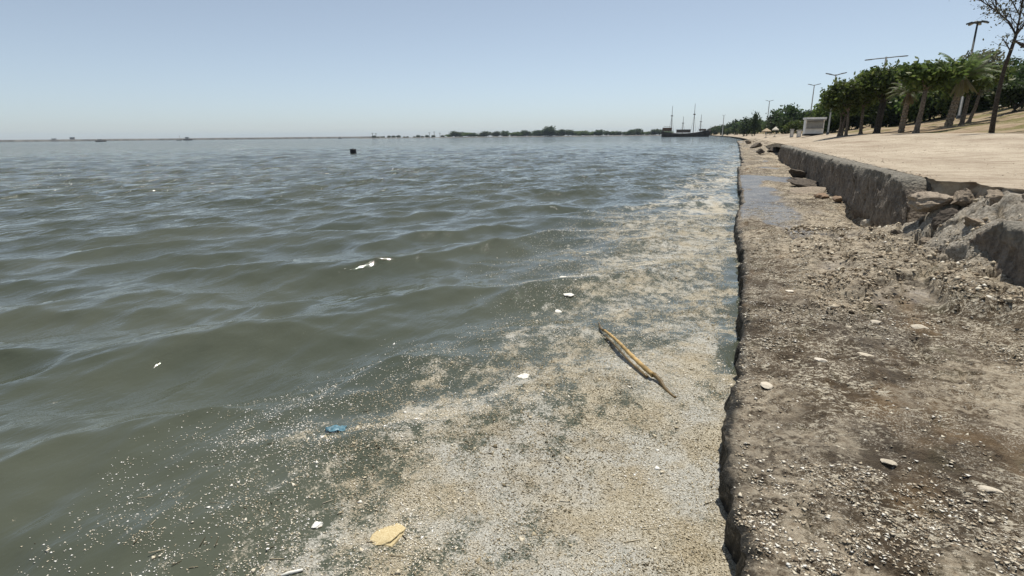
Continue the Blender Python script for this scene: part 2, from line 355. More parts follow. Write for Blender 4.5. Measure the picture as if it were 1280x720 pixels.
# wave components
_w = np.random.default_rng(31)
WV = []
main = math.atan2(-0.62, 0.78)
for i in range(90):
    lam = 0.16 * (3.4 / 0.16) ** (_w.random())
    th = main + _w.normal() * (0.36 if lam > 0.9 else 0.7)
    A = 0.0086 * (lam / 1.6) ** 1.08 * math.exp(-max(0, (lam - 2.2)) * 1.2)
    k = 2 * math.pi / lam
    WV.append((lam, k * math.cos(th), k * math.sin(th), A, _w.random() * 6.283, math.cos(th), math.sin(th)))
def waves(x, y, r, scum):
    z = np.zeros_like(x); dx = np.zeros_like(x); dy = np.zeros_like(x)
    gust = 0.75 + 0.5 * fbm(x * 0.12, y * 0.12, 3, 41)
    damp = 1 - 0.35 * ss(-2.2, -0.2, x - coast(y))
    for lam, kx, ky, A, ph, cx, cy in WV:
        fd = ss(0.4, 1.0, lam / (0.033 * r + 1e-6)) * gust * damp
        if lam < 0.8: fd = fd * (1 - 0.85 * np.clip(scum * 1.3, 0, 1))
        p = kx * x + ky * y + ph
        c = np.cos(p); s_ = np.sin(p)
        z += A * fd * c; dx -= 1.15 * A * fd * cx * s_; dy -= 1.15 * A * fd * cy * s_
    return dx, dy, z

# sea
az = np.concatenate([np.arange(-180, -84, 2.0), np.arange(-84, 8.01, 0.2), np.arange(9, 16, 1.0)])
nr = int(math.log(6000 / 0.25) / math.log(1.011)) + 1
rr = 0.25 * 1.011 ** np.arange(nr)
A_, R_ = np.meshgrid(np.radians(az), rr, indexing='ij')
X = CAM[0] + R_ * np.sin(A_); Y = R_ * np.cos(A_)
S = scum_at(X, Y) * (Y > -3)
dx, dy, Z = waves(X, Y, R_, S)
V = np.stack([X + dx, Y + dy, Z], -1).reshape(-1, 3)
me = mesh_np('sea', V, grid_faces(len(az), nr)[:, ::-1], M['water'], True, {'scum': S, 'far': ss(6, 32, R_)})
sea = tag(obj('sea', me), kind='structure')
if me.polygons[len(me.polygons) // 2].normal.z < 0: me.flip_normals()

# ledge
ys = np.concatenate([np.arange(-1.5, 7.0, 0.016), 7.0 * 1.0035 ** np.arange(0, 830)])
fr = np.concatenate([[-0.9, -0.62, -0.45, -0.32, -0.22, -0.13, -0.06], np.linspace(0, 1, 150) ** 1.0])   # negative = front face
def ledge_h(x, y):
    s = x - coast(y)
    h = 0.20 + 0.10 * (fbm(s * 1.2, y * 1.0, 5, 51) - 0.5) + 0.055 * (fbm(s * 6, y * 6, 5, 52, .6) - 0.5) * 2 * 0.6
    h = h + 0.035 * (fbm(s * 20, y * 20, 4, 53, .65) - 0.5)
    h = h - 0.035 * np.exp(-(np.abs(fbm(s * 2.6, y * 1.9, 4, 69) - .5) / .02) ** 2) * ss(0.45, 0.6, fbm(s * .8, y * .8, 3, 70))
    h = h + 0.03 * ss(1.2, 2.0, s)
    # hummocky broken ridge in front of the rubble
    rid = ss(4.9, 5.25, y + 0.35 * (fbm(s * 2.2, y * .5, 4, 54) - .5) * 2 + 0.42 * s - 0.55) * (1 - ss(8.2, 9.6, y)) * ss(0.45, 1.0, s + 0.3 * (fbm(s, y, 3, 55) - 0.5))
    h = h + rid * (0.085 + 0.10 * fbm(s * 3, y * 3, 5, 56))
    # rubble ramp where the wall has gone
    ramp = ss(5.6, 6.9, y) * (1 - ss(8.2, 8.9, y))
    top = ss(1.75, 2.75, s + 0.35 * (fbm(s * 2.5, y * 2.5, 4, 57) - 0.5))
    h = h + ramp * top * (0.62 + 0.28 * (fbm(s * 3.2, y * 3.2, 5, 58, .6) - 0.5))
    cre = np.exp(-(np.abs(fbm(s * 2.3, y * 2.3, 4, 151) - .5) / .028) ** 2) * (ramp * ss(1.6, 2.0, s) + 0.45 * rid)
    h = h - 0.17 * cre + 0.10 * ramp * top * (fbm(s * 7, y * 7, 4, 152, .6) - .5)
    # collapsed trench along the foot of the wall
    tr = np.exp(-((s - 1.98 + 0.10 * (fbm(y * 1.1, y * 0 + 1, 3, 60) - .5) * 2) / 0.17) ** 2) * ss(8.9, 10, y) * (1 - ss(26, 32, y)) * ss(0.40, 0.58, fbm(y * 0.55, y * 0 + 5, 3, 59))
    h = h - 0.34 * tr
    h = np.minimum(h, 0.93 + 0.08 * fbm(s * 3, y * 3, 3, 171))
    h = h - 0.05 * ss(0.30, 0.62, fbm(s * 1.7, y * 1.3, 4, 61)) * (1 - ss(0.0, 0.5, s)) 
    return h
fx, yy = np.meshgrid(fr, ys, indexing='ij')
e = edge(yy)
wd = 3.25
xx = np.where(fx >= 0, e + fx * wd, e + 0.09 * (fbm(yy * 8, fx * 9, 4, 63, .6) - 0.5) + 0.03 * fx)
hz = ledge_h(xx, yy)
lip = hz[7][None, :]
zz = np.where(fx >= 0, hz, lip + (fx) * 0.95)
rnd = np.exp(-np.clip((xx - e), 0, None) / 0.05) * (fx >= 0)
zz = zz - 0.02 * rnd
# shallow pools: flatten to one level
pool = ss(0.50, 0.60, fbm(xx * 0.9, yy * 0.34, 4, 64) + 0.22 * np.exp(-(((xx - .55) / .6) ** 2 + ((yy - 12.5) / 3.2) ** 2)) - 0.12 * (yy < 8) - 0.15 * ss(17, 25, yy)) * (fx > 0.02) * (xx - coast(yy) < 1.6)
lvl = 0.185 + 0.01 * fbm(xx * .3, yy * .3, 2, 65)
zz = np.where(fx >= 0, zz * (1 - 0.93 * pool) + lvl * 0.93 * pool, zz)
far_low = ss(36, 60, yy); zz = np.where(fx >= 0, zz + far_low * ss(1.2, 3.2, fx * wd) * 0.42 + far_low * 0.25 * (fbm(xx * .8, yy * .8, 4, 66) - .5), zz)
wet = np.maximum(pool, 0.8 * np.exp(-np.clip(xx - e, 0, None) / 0.09)); wet = np.where(fx < 0, 0.95, wet)
wet = np.maximum(wet, 0.5 * ss(0.52, 0.64, fbm(xx * .9, yy * .6, 5, 67, .6)) * (1 - ss(1.1, 1.7, xx)))
weed_shade = np.where(fx < 0, 1.0, np.exp(-np.clip(xx - e - 0.01 - 0.12 * np.clip(fbm(xx * 3, yy * 3, 4, 161, .65) - .5, 0, 1), 0, None) / 0.012))  # wet weed plus painted undercut shade, on the front face and lip
pale = ss(0.48, 0.62, fbm(xx * 1.3, yy * 1.0, 5, 68, .6)) * 1.0 + 1.1 * ss(5.0, 5.8, yy) * (1 - ss(9.5, 12, yy)) * ss(0.4, 0.9, xx)
conc = np.clip(ss(5.6, 6.9, yy) * (1 - ss(8.4, 9.2, yy)) * ss(1.7, 2.1, xx + .3 * (fbm(xx * 2, yy * 2, 4, 181) - .5)), 0, 1) * (fx >= 0)
pale = np.clip(pale * (fx >= 0), 0, 1)
me = mesh_np('ledge', np.stack([xx, yy, zz], -1).reshape(-1, 3), grid_faces(len(fr), len(ys))[:, ::-1], M['ledge'], True, {'wet': wet, 'pale': pale, 'pool': pool, 'weed_shade': weed_shade, 'conc': conc})
if me.polygons[len(me.polygons) // 3].normal.z < 0: me.flip_normals()
ledge = tag(obj('ledge', me), kind='structure')

# promenade slab with ragged broken edge
def deck_edge(y):
    y = np.asarray(y, float)
    brk = 1 - ss(8.25, 8.6, y)
    near = 2.62 + 0.22 * np.clip(7.6 - y, 0, 2.2) + 0.16 * (fbm(y * 1.6, y * 0 + 2, 4, 71) - .5) * 2 + 0.10 * (fbm(y * 6, y * 0 + 4, 3, 72) - .5)
    return 2.30 + (near - 2.30) * brk + 0.03 * (fbm(y * 3, y * 0, 4, 73) - .5)
ys2 = np.concatenate([np.arange(-6, 10, 0.04), 10 * 1.012 ** np.arange(0, 330)])
us = np.concatenate([[-2, -1.6, -1.2, -.8, -.4, -.15], np.linspace(0, 1, 60) ** 1.7])
uu, y2 = np.meshgrid(us, ys2, indexing='ij'); s0 = deck_edge(y2)
wdk = 8.2 + 1.6 * (fbm(y2 * .15, y2 * 0 + 8, 4, 74) - .5)
sx = np.where(uu >= 0, s0 + uu * wdk, s0 + 0.03 + 0.20 * (fbm(y2 * 6, uu * 2.2, 5, 75, .65) - .5))
z2 = land_z(sx, y2) + 0.012 * (fbm(sx * 3, y2 * 3, 4, 76) - .5) + np.where(uu < 0, uu * 0.12, 0) + 0.006
z2 = z2 + 0.03 * (fbm(sx * 9, y2 * 9, 3, 77) - .7) * np.exp(-np.clip(sx - s0, 0, None) / 0.15)
me = mesh_np('promenade', np.stack([sx + coast(y2), y2, z2], -1).reshape(-1, 3), grid_faces(len(us), len(ys2))[:, ::-1], M['deck'], True)
if me.polygons[len(me.polygons) // 2].normal.z < 0: me.flip_normals()
tag(obj('promenade', me), kind='structure')

# ground: bank of dry earth behind, out to the horizon
ys3 = np.concatenate([-40 - np.geomspace(1, 5900, 20)[::-1], np.arange(-40, 120, 1.0), 120 * 1.03 ** np.arange(0, 70), [1600, 2600, 4000, 6000]])
sx3 = np.concatenate([np.arange(8.0, 34, 0.5), 34 * 1.075 ** np.arange(0, 70)])
s3, y3 = np.meshgrid(sx3, ys3, indexing='ij')
z3 = land_z(s3, np.clip(y3, -40, 1000)) + 0.22 * (fbm(s3 * .6, y3 * .6, 4, 79) - .5) * ss(10.5, 13, s3) - 0.004
z3 = z3 - 0.25 * (1 - ss(8.0, 9.6, s3))
me = mesh_np('ground', np.stack([s3 + coast(np.clip(y3, -100, 700)), y3, z3], -1).reshape(-1, 3), grid_faces(len(sx3), len(ys3))[:, ::-1], M['dirt'], True)
if me.polygons[len(me.polygons) // 2].normal.z < 0: me.flip_normals()
tag(obj('ground', me), kind='structure')

# ------------------------------------------------------------------ quay walls
def quay_wall(name, y0, y1, zt, x0, thick, seed, label, step):
    n = int((y1 - y0) / step) + 1; yv = np.linspace(y0, y1, n)
    pr = [(0.10, -0.5), (0.10, -0.1)] + [(0.10 - 0.10 * min(1, k / 4), 0.02 + (zt - .05) * k / 16) for k in range(17)] + [(0.03, zt + .005), (0.10, zt + 0.012)] + [(0.1 + (thick - .1) * k / 5, zt + 0.01) for k in range(1, 6)] + [(thick, zt - 0.3), (thick, -0.5)]
    pv = np.array(pr); px = np.repeat(pv[:, 0][None], n, 0); pz = np.repeat(pv[:, 1][None], n, 0); py = np.repeat(yv[:, None], len(pv), 1)
    face = np.array([1.0 if 1 <= i <= 20 else (0.35 if i < 26 else 0) for i in range(len(pv))])[None]
    d = 0.15 * (fbm(py * 1.6, pz * 1.6, 4, seed) - .5) + 0.12 * (fbm(py * 8, pz * 6, 5, seed + 1, .62) - .5)
    d2 = 0.04 * (fbm(py * 5, px * 9, 4, seed + 2) - .5)
    endf = (ss(0, 0.35, py - y0) * 0 + 1)
    X = x0 + px + d * face * (pz < zt - 0.02); Zq = pz + d2 * (pz > zt - 0.06)
    # broken, tapering ends
    br = (1 - ss(0.0, 0.7, py - y0 + 0.35 * (fbm(pz * 3, py * 2, 3, seed + 4) - .5)))
    br2 = (1 - ss(0.0, 0.9, y1 - py + 0.5 * (fbm(pz * 3, py * 2, 3, seed + 5) - .5)))
    Zq = np.where(Zq > 0.1, Zq - (Zq - 0.1) * np.clip(0.75 * br + 0.55 * br2, 0, .8) * (0.6 + 0.8 * fbm(py * 3, px * 6, 3, seed + 6)).clip(0, 1), Zq)
    X = X + coast(py) + 0.0
    V = np.stack([X, py, Zq], -1); nP = len(pv)
    F = grid_faces(n, nP); Vf = V.reshape(-1, 3); top = ss(zt - 0.22, zt - 0.02, Zq).ravel()
    bm_me = mesh_np(name, Vf, F, M['wall'], True, {'top': top})
    bm = bmesh.new(); bm.from_mesh(bm_me); bm.verts.ensure_lookup_table()
    for row in (0, n - 1): bm.faces.new([bm.verts[row * nP + k] for k in range(nP)])
    bmesh.ops.recalc_face_normals(bm, faces=bm.faces); bm.to_mesh(bm_me); bm.free()
    return tag(obj(name, bm_me), label, 'wall')
quay_wall('quay_wall', 8.45, 34.0, 0.985, 2.02, 0.36, 81, 'long straight weathered grey concrete wall along the promenade edge', 0.05)
quay_wall('quay_wall', -3.0, 7.0, 0.80, 2.16, 0.75, 91, 'near broken dark concrete wall stub at the right edge beside the rubble', 0.03)

# ------------------------------------------------------------------ stones and rubble
def stone_mesh(seed, sub=3, flat=0.6, cuts=5, rough=0.30):
    bm = bmesh.new(); bmesh.ops.create_icosphere(bm, subdivisions=sub, radius=1.0)
    co = np.array([v.co[:] for v in bm.verts]); g = np.random.default_rng(seed)
    for k in range(cuts + 6):
        n = g.normal(size=3); n /= np.linalg.norm(n); t = 0.42 + 0.38 * g.random(); d = co @ n
        co = np.where((d > t)[:, None], co - n * (d - t)[:, None] * 0.92, co)
    q = 1 + rough * ((fbm(co[:, 0] * 2.5 + seed, co[:, 1] * 2.5 + co[:, 2] * 2.1, 6, seed, .66) - .5) + (fbm(co[:, 1] * 3.1 + seed, co[:, 2] * 3.1 - co[:, 0] * 1.3, 5, seed + 1, .6) - .5)) * 1.7
    co = co * q[:, None] * np.array([1, 0.75 + .3 * g.random(), flat])
    for v, c in zip(bm.verts, co): v.co = c
    me = bpy.data.meshes.new('stone'); bm.to_mesh(me); bm.free(); return me
def place_stone(name, x, y, z, size, mat, seed, flat, label, group=None, cat='stone', rz=None, tilt=0.15, sub=3, cuts=5):
    me = stone_mesh(seed, sub, flat, cuts); me.materials.append(mat); o = obj(name, me, loc=(x, y, z))
    o.scale = (size, size, size); g = random.Random(seed)
    o.rotation_euler = (g.uniform(-tilt, tilt), g.uniform(-tilt, tilt), g.uniform(0, 6.28) if rz is None else rz)
    return tag(o, label, cat, group)
def lz(x, y): return float(ledge_h(np.array([x]), np.array([y]))[0])
place_stone('stone', 2.02, 10.7, lz(2.02, 10.7) + 0.10, 0.14, M['stone_pale'], 3, 0.85, 'angular pale stone in the dark gap at the foot of the wall')
place_stone('stone', 1.72, 13.6, 0.27, 0.20, M['stone_rust'], 4, 0.5, 'warm brown flat stone near the wall foot')
place_stone('stone', 1.90, 13.0, 0.26, 0.15, M['stone_rust'], 5, 0.6, 'smaller warm brown stone on the near side of the flat one')
place_stone('concrete_slab', 1.76, 17.0, 0.27, 0.55, M['stone_dark'], 6, 0.28, 'dark broken slab tilted against the middle of the wall foot', cat='slab', rz=0.4, tilt=0.3)
place_stone('concrete_slab', 1.62, 15.2, 0.20, 0.5, M['stone'], 7, 0.22, 'flat grey broken slab lying in front of the dark tilted slab', cat='slab', rz=1.2)
place_stone('concrete_slab', 1.84, 20.3, 0.26, 0.5, M['stone_dark'], 8, 0.3, 'far dark broken slab where the wall foot has collapsed', cat='slab', rz=0.2, tilt=.3)
GR = 'rubble where the wall has collapsed'
rub = [(2.14, 8.20, .74, .27, 'stone', 'buff lump of concrete against the broken end of the long wall'),
       (2.45, 8.10, .80, .22, 'stone', 'rounded buff lump just below the promenade edge in the rubble'),
       (2.32, 7.80, .58, .20, 'stone_dark', 'dark hollowed chunk under the buff lumps in the rubble'),
       (2.66, 7.60, .82, .22, 'stone', 'wide pale rubble block under the ragged promenade lip'),
       (2.34, 7.20, .62, .20, 'stone', 'grey chunk at the corner of the near broken wall'),
       (2.80, 7.00, .84, .24, 'stone', 'large pale block on top of the near broken wall'),
       (2.66, 6.40, .80, .19, 'stone_dark', 'dark chunk lodged on top of the near broken wall'),
       (2.02, 7.55, .36, .13, 'stone', 'grey stone low on the rubble slope'),
       (1.90, 8.15, .34, .13, 'stone_dark', 'dark stone at the foot of the long wall end'),
       (2.95, 6.2, .90, .22, 'stone', 'pale block behind the dark chunk at the right edge'),
       (2.08, 6.95, .36, .11, 'stone_dark', 'small dark stone at the foot of the near broken wall')]
for i, (x, y, z, sz, mt, lb) in enumerate(rub):
    place_stone('rubble_chunk', x, y, z, sz, M[mt], 20 + i, 0.62, lb, GR, 'stone', tilt=0.6, cuts=4, sub=4)
# far shore rocks
for i, (px, py, Y, sz, lb) in enumerate([(945, 177, 60, .7, 'largest dark rock at the far end of the ledge by the water'), (958, 174, 66, .6, 'brown rock on the far shore past the end of the wall'),
        (968, 178, 45, .5, 'low rock beside the far end of the long wall'), (936, 174, 85, .7, 'farthest dark rock at the bend of the shore'), (952, 181, 42, .45, 'small rock on the far ledge nearest the wall end')]):
    p = at(px, py, Y); place_stone('shore_rock', p[0], Y, 0.42, sz, M['stone_dark' if i % 2 == 0 else 'stone'], 60 + i, 0.55, lb, 'rocks on the far shore', 'rock', tilt=.3)
# pale flat fragments on the ledge
frag = [(0.50, 3.71, .045, 'squarish pale fragment on the ledge, left of the pair'), (0.78, 3.95, .052, 'rounded pale fragment on the ledge, right of the pair'),
        (1.24, 4.64, .07, 'wide pale fragment lying in front of the broken ridge'), (0.79, 4.55, .06, 'flat pale fragment on the far side of the pair'),
        (0.16, 3.24, .045, 'pale fragment close to the water edge of the ledge'), (0.98, 4.70, .055, 'pale fragment between two others before the ridge'),
        (1.55, 3.05, .05, 'pale fragment by the ochre patch at the right edge'), (0.62, 2.55, .04, 'pale fragment in the middle of the near ledge'),
        (0.95, 2.45, .045, 'long pale fragment on the near ledge at right'), (0.45, 5.4, .05, 'pale fragment on the ledge before the puddles')]
for i, (x, y, sz, lb) in enumerate(frag):
    place_stone('pale_fragment', x, y, lz(x, y) + 0.004, sz, M['stone_pale'], 80 + i, 0.32, lb, 'pale fragments on the ledge', 'fragment', tilt=.12, sub=2)

# ------------------------------------------------------------------ grains
TV = np.array([[1, 0, 0], [-.5, .87, 0], [-.5, -.87, 0], [0, 0, .8], [0, 0, -.8]], float)
TF = np.array([[0, 1, 3], [1, 2, 3], [2, 0, 3], [1, 0, 4], [2, 1, 4], [0, 2, 4]])
def grains(name, P, size, tint, mat, flat, label, cat, tl=.3):
    n = len(P); g = np.random.default_rng(n)
    V = np.repeat(TV[None], n, 0) * (1 + 0.5 * (g.random((n, 5, 1)) - .5)) * np.stack([np.ones(n), 0.55 + .45 * g.random(n), flat * (0.6 + .8 * g.random(n))], -1)[:, None, :]
    V *= size[:, None, None]; a = g.random(n) * 6.283; ca, sa = np.cos(a)[:, None], np.sin(a)[:, None]
    x = V[..., 0] * ca - V[..., 1] * sa; y = V[..., 0] * sa + V[..., 1] * ca; z = V[..., 2]
    tx = (g.normal(size=n) * tl)[:, None]; ty = (g.normal(size=n) * tl)[:, None]
    V = np.stack([x, y, z + tx * x + ty * y], -1) + P[:, None, :]
    F = (TF[None] + (np.arange(n) * 5)[:, None, None]).reshape(-1, 3)
    me = mesh_np(name, V.reshape(-1, 3), F, mat, False, {'tint': np.repeat(np.clip(tint, 0, 1), 5)})
    return tag(obj(name, me), label, cat, kind='stuff')
# floating scum: denser near the camera foot, following the mat
g = np.random.default_rng(5)
N = 900000
py_ = 0.7 + 11.3 * g.random(N) ** 1.9; px_ = 0.1 - 3.3 * g.random(N)
S_ = scum_at(px_, py_); clump = fbm(px_ * 9, py_ * 9, 4, 101, .65)
pr = np.clip(S_ * 1.15 + 1.5 * (clump - .5) * np.clip(S_ * 3, 0, 1), 0, 1) ** 1.35 * (S_ > 0.01) + 0.006 * (S_ > 0.003)
keep = (g.random(N) < pr * 0.46) & (px_ < edge(py_) + 0.0)
px_, py_, S_ = px_[keep], py_[keep], S_[keep]
r_ = np.hypot(px_ - CAM[0], py_); dx, dy, z_ = waves(px_, py_, r_, S_); n = len(px_)
sz = (0.0022 + 0.0044 * g.random(n) ** 2.4) * (1 + 0.07 * py_)
big = g.random(n) < 0.014; sz[big] *= 1.6 + 1.6 * g.random(int(big.sum()))
tn = 0.5 + 0.24 * g.normal(size=n) + 1.0 * (fbm(px_ * 2.2, py_ * 2.2, 6, 131, .65) - .5) + 0.32 * (1 - ss(.2, .6, S_))
grains('floating_scum', np.stack([px_ + dx, py_ + dy, z_ + 0.0015], -1), sz, tn, M['scum_grain'], 0.5, 'pale crumbly scum floating thick along the ledge', 'scum')
# drifting twigs and reed bits
N = 1500; py_ = 0.9 + 8 * g.random(N) ** 1.6; px_ = -0.02 - 2.6 * g.random(N); S_ = scum_at(px_, py_); keep = (g.random(N) < S_ * .55) & (px_ < edge(py_) - .02); px_, py_, S_ = px_[keep], py_[keep], S_[keep]; n = len(px_)
dx, dy, z_ = waves(px_, py_, np.hypot(px_ - CAM[0], py_), S_)
Pt = np.stack([px_ + dx, py_ + dy, z_ + .003], -1); a = g.random(n) * 3.14; L_ = (.008 + .035 * g.random(n) ** 2.5); wv = .0012 + .0015 * g.random(n)
dv = np.stack([np.cos(a), np.sin(a), g.normal(size=n) * .05], -1) * L_[:, None]; sv = np.stack([-np.sin(a), np.cos(a), 0 * a], -1) * wv[:, None]; up = np.array([0, 0, 1]) * wv[:, None] * 1.4
V = np.stack([Pt - dv - sv, Pt - dv + sv, Pt - dv + up, Pt + dv - sv * .6, Pt + dv + sv * .6, Pt + dv + up * .7], 1).reshape(-1, 3)
F = (np.array([[0, 1, 2], [3, 5, 4], [0, 2, 3], [2, 5, 3], [1, 4, 2], [2, 4, 5], [0, 3, 1], [1, 3, 4]])[None] + (np.arange(n) * 6)[:, None, None]).reshape(-1, 3)
tag(obj('twig_litter', mesh_np('twig_litter', V, F, M['scum_grain'], False, {'tint': np.repeat(np.clip(.25 + .3 * g.normal(size=n), 0, 1), 6)})), 'short twigs and reed bits scattered through the floating scum', 'twigs', kind='stuff')
# shells and grit on the ledge
N = 330000
py_ = 0.9 + 12 * g.random(N) ** 1.8; px_ = 2.3 * g.random(N)
patch = fbm(px_ * 2.1, py_ * 1.6, 4, 111); cl = fbm(px_ * 11, py_ * 11, 4, 112, .65)
pr = ss(0.44, 0.62, 0.5 * patch + 0.5 * cl) ** 1.6 * 2.0 + 0.03 + 0.35 * np.exp(-px_ / 0.12)
keep = (g.random(N) < pr * 0.36) & (px_ > edge(py_) + 0.005)
px_, py_ = px_[keep], py_[keep]; n = len(px_)
from_pool = ss(0.50, 0.60, fbm(px_ * 0.9, py_ * 0.34, 4, 64) + 0.22 * np.exp(-(((px_ - .55) / .6) ** 2 + ((py_ - 12.5) / 3.2) ** 2)) - 0.10 * (py_ < 8) - 0.15 * ss(17, 25, py_)) * (px_ > edge(py_) + 0.065) * (px_ < 1.6)
zg = ledge_h(px_, py_) * (1 - .93 * from_pool) + (0.185 + 0.01 * fbm(px_ * .3, py_ * .3, 2, 65)) * .93 * from_pool - 0.02 * np.exp(-(px_ - edge(py_)) / 0.05)
sz = (0.0028 + 0.0105 * g.random(n) ** 2.6) * (1 + 0.05 * py_)
grains('shell_grit', np.stack([px_, py_, zg + 0.001], -1), sz, 0.60 + 0.28 * g.normal(size=n), M['shell_grain'], 0.16, 'broken shells and grit strewn over the brown ledge', 'shell grit', .12)
# crumbs of rubble on the slope and along the wall
N = 9000
py_ = 4.9 + 4.3 * g.random(N); px_ = 0.6 + 2.2 * g.random(N)
cl = fbm(px_ * 5, py_ * 5, 4, 121, .6); keep = g.random(N) < ss(.44, .64, cl) * (1 - .75 * ss(1.7, 2.1, px_))
px_, py_ = px_[keep], py_[keep]; n = len(px_)
grains('rubble_crumbs', np.stack([px_, py_, ledge_h(px_, py_) + 0.006], -1), 0.008 + 0.03 * g.random(n) ** 3, 0.5 + .2 * g.normal(size=n), M['shell_grain'], 0.7, 'small crumbs of broken concrete on the rubble slope', 'rubble crumbs')

N = 14000
py_ = 6.5 + 34 * g.random(N) ** 1.4; px_ = deck_edge(py_) + 0.03 + 7.5 * g.random(N) ** 1.5
cl = fbm(px_ * 1.3, py_ * .8, 4, 191, .6); keep = g.random(N) < ss(.46, .64, cl) * .6 + .05; px_, py_ = px_[keep], py_[keep]; n = len(px_)
grains('promenade_grit', np.stack([px_ + coast(py_), py_, land_z(px_, py_) + 0.010], -1), (0.005 + 0.016 * g.random(n) ** 3) * (1 + .01 * py_), 0.50 + .2 * g.normal(size=n), M['shell_grain'], 0.22, 'loose grit and pebbles scattered over the pale promenade', 'grit')

# ------------------------------------------------------------------ floating litter
def wz(x, y):
    a = np.array([x]); b = np.array([y]); d = waves(a, b, np.hypot(a - CAM[0], b), scum_at(a, b)); return float(d[2][0])
def foam(x, y, sz, mat, seed, flat, label, rz, tilt=.08):
    sink = 0.022 if y > 5 else 0.008
    return place_stone('foam_chunk', x, y, wz(x, y) + sz * flat * 0.1 - sink, sz, mat, seed, flat, label, None, 'foam chunk', rz, tilt)
foam(-1.36, 1.56, 0.105, M['foam_y'], 141, 0.2, 'yellowish foam chunk floating at the near edge of the scum', 0.5)
foam(-1.32, 3.21, 0.062, M['foam_w'], 142, 0.22, 'round white foam chunk floating left of the cane', 1.0)
foam(-1.60, 4.85, 0.048, M['foam_w'], 143, 0.12, 'small bright white foam chunk beyond the round one, on darker water', 0.2)
foam(-1.78, 5.72, 0.07, M['foam_w'], 144, 0.14, 'thin flat white foam piece, farthest of the floating pieces', 0.1)
foam(-1.60, 5.2, 0.065, M['foam_w'], 145, 0.12, 'thin flat white foam piece just on the near side of the farthest one', 0.3)
foam(-1.65, 1.52, 0.032, M['foam_w'], 146, 0.5, 'tiny pale foam crumb left of the yellowish chunk', 0.9)
def cane(name, a, b, r0_, r1_, mat, label, parent=None, sag=0.0, nodes=9):
    mb = MB(); pts = []; rd = []; a = Vector(a); b = Vector(b); K = nodes * 4
    for i in range(K + 1):
        t = i / K; p = a.lerp(b, t); p.z += sag * math.sin(math.pi * t); p.x += 0.012 * math.sin(t * 5 + 1)
        pts.append(p); rr_ = r0_ + (r1_ - r0_) * t; rd.append(rr_ * (1.18 if i % 4 == 0 else 1.0))
    return mb.tube(pts, rd, 10).build(name, mat, parent, True)
root = empty('cane', (-0.75, 3.85, 0)); tag(root, 'long dry yellow cane floating in the scum beside the ledge', 'cane')
def rel(p): return (p[0] + 0.75, p[1] - 3.85, p[2])
za = wz(-0.4, 3.3); zb = wz(-1.05, 4.3)
cane('stalk', rel((-1.02, 4.27, zb + .03)), rel((-0.50, 3.42, za + .032)), .010, .016, M['cane'], None, root, 0.01)
cane('stem_end', rel((-0.505, 3.43, za + .03)), rel((-0.33, 3.22, za - .01)), .015, .008, M['cane_dark'], None, root, 0, 3)
cane('tip', rel((-1.13, 4.50, zb + .012)), rel((-1.02, 4.275, zb + .03)), .004, .010, M['cane_dark'], None, root, 0, 3)
o = cane('side_shoot', rel((-1.0, 4.19, zb + .012)), rel((-0.535, 3.42, za + .012)), .006, .008, M['cane_dark'], None, root, 0, 5)
o.data.materials[0] = M['cane_dark']
# blue scrap: crumpled film
n = 14; uu_, vv_ = np.meshgrid(np.linspace(-1, 1, n), np.linspace(-1, 1, n), indexing='ij')
V = np.stack([uu_ * .055 + .02 * (fbm(uu_ * 2, vv_ * 2, 3, 151) - .5), vv_ * .028 * (1.1 - .5 * uu_ ** 2), 0.03 * (fbm(uu_ * 3, vv_ * 3, 3, 152) - .35)], -1).reshape(-1, 3)
me = mesh_np('plastic_scrap', V, grid_faces(n, n), M['blue'], True); o = obj('plastic_scrap', me, loc=(-2.05, 2.14, wz(-2.05, 2.14) + .004)); o.rotation_euler.z = 0.5
tag(o, 'small crumpled blue plastic scrap on the edge of the scum', 'plastic scrap'); sm = o.modifiers.new('thick', 'SOLIDIFY'); sm.thickness = 0.002
o = MB().tube([(-.038, 0, 0), (-.01, .003, .001), (.015, .002, 0), (.04, 0, .001)], [.0045, .006, .006, .005], 8).build('white_stick', M['foam_w'], None, True, (-1.555, 1.27, wz(-1.555, 1.27) + .006)); o.rotation_euler.z = 0.75
tag(o, 'short thin white plastic stick floating at the bottom of the scum', 'stick')

# ------------------------------------------------------------------ buoy
p = at_r(440, 62); b = empty('buoy', (p[0], p[1], 0)); tag(b, 'black drum buoy floating alone on open water', 'buoy')
MB().tube([(0, 0, -.25), (0, 0, -.15), (0, 0, .42), (0, 0, .46)], [.30, .33, .33, .28], 20).build('drum', M['black'], b, True)
for z in (-.0, .2, .38): MB().tube([(0, 0, z - .02), (0, 0, z + .02)], [.345, .345], 20).build('hoop', M['black'], b, True)
MB().tube([(-.08, 0, .46), (-.08, 0, .56), (.08, 0, .56), (.08, 0, .46)], .015, 6).build('lifting_eye', M['metal'], b)

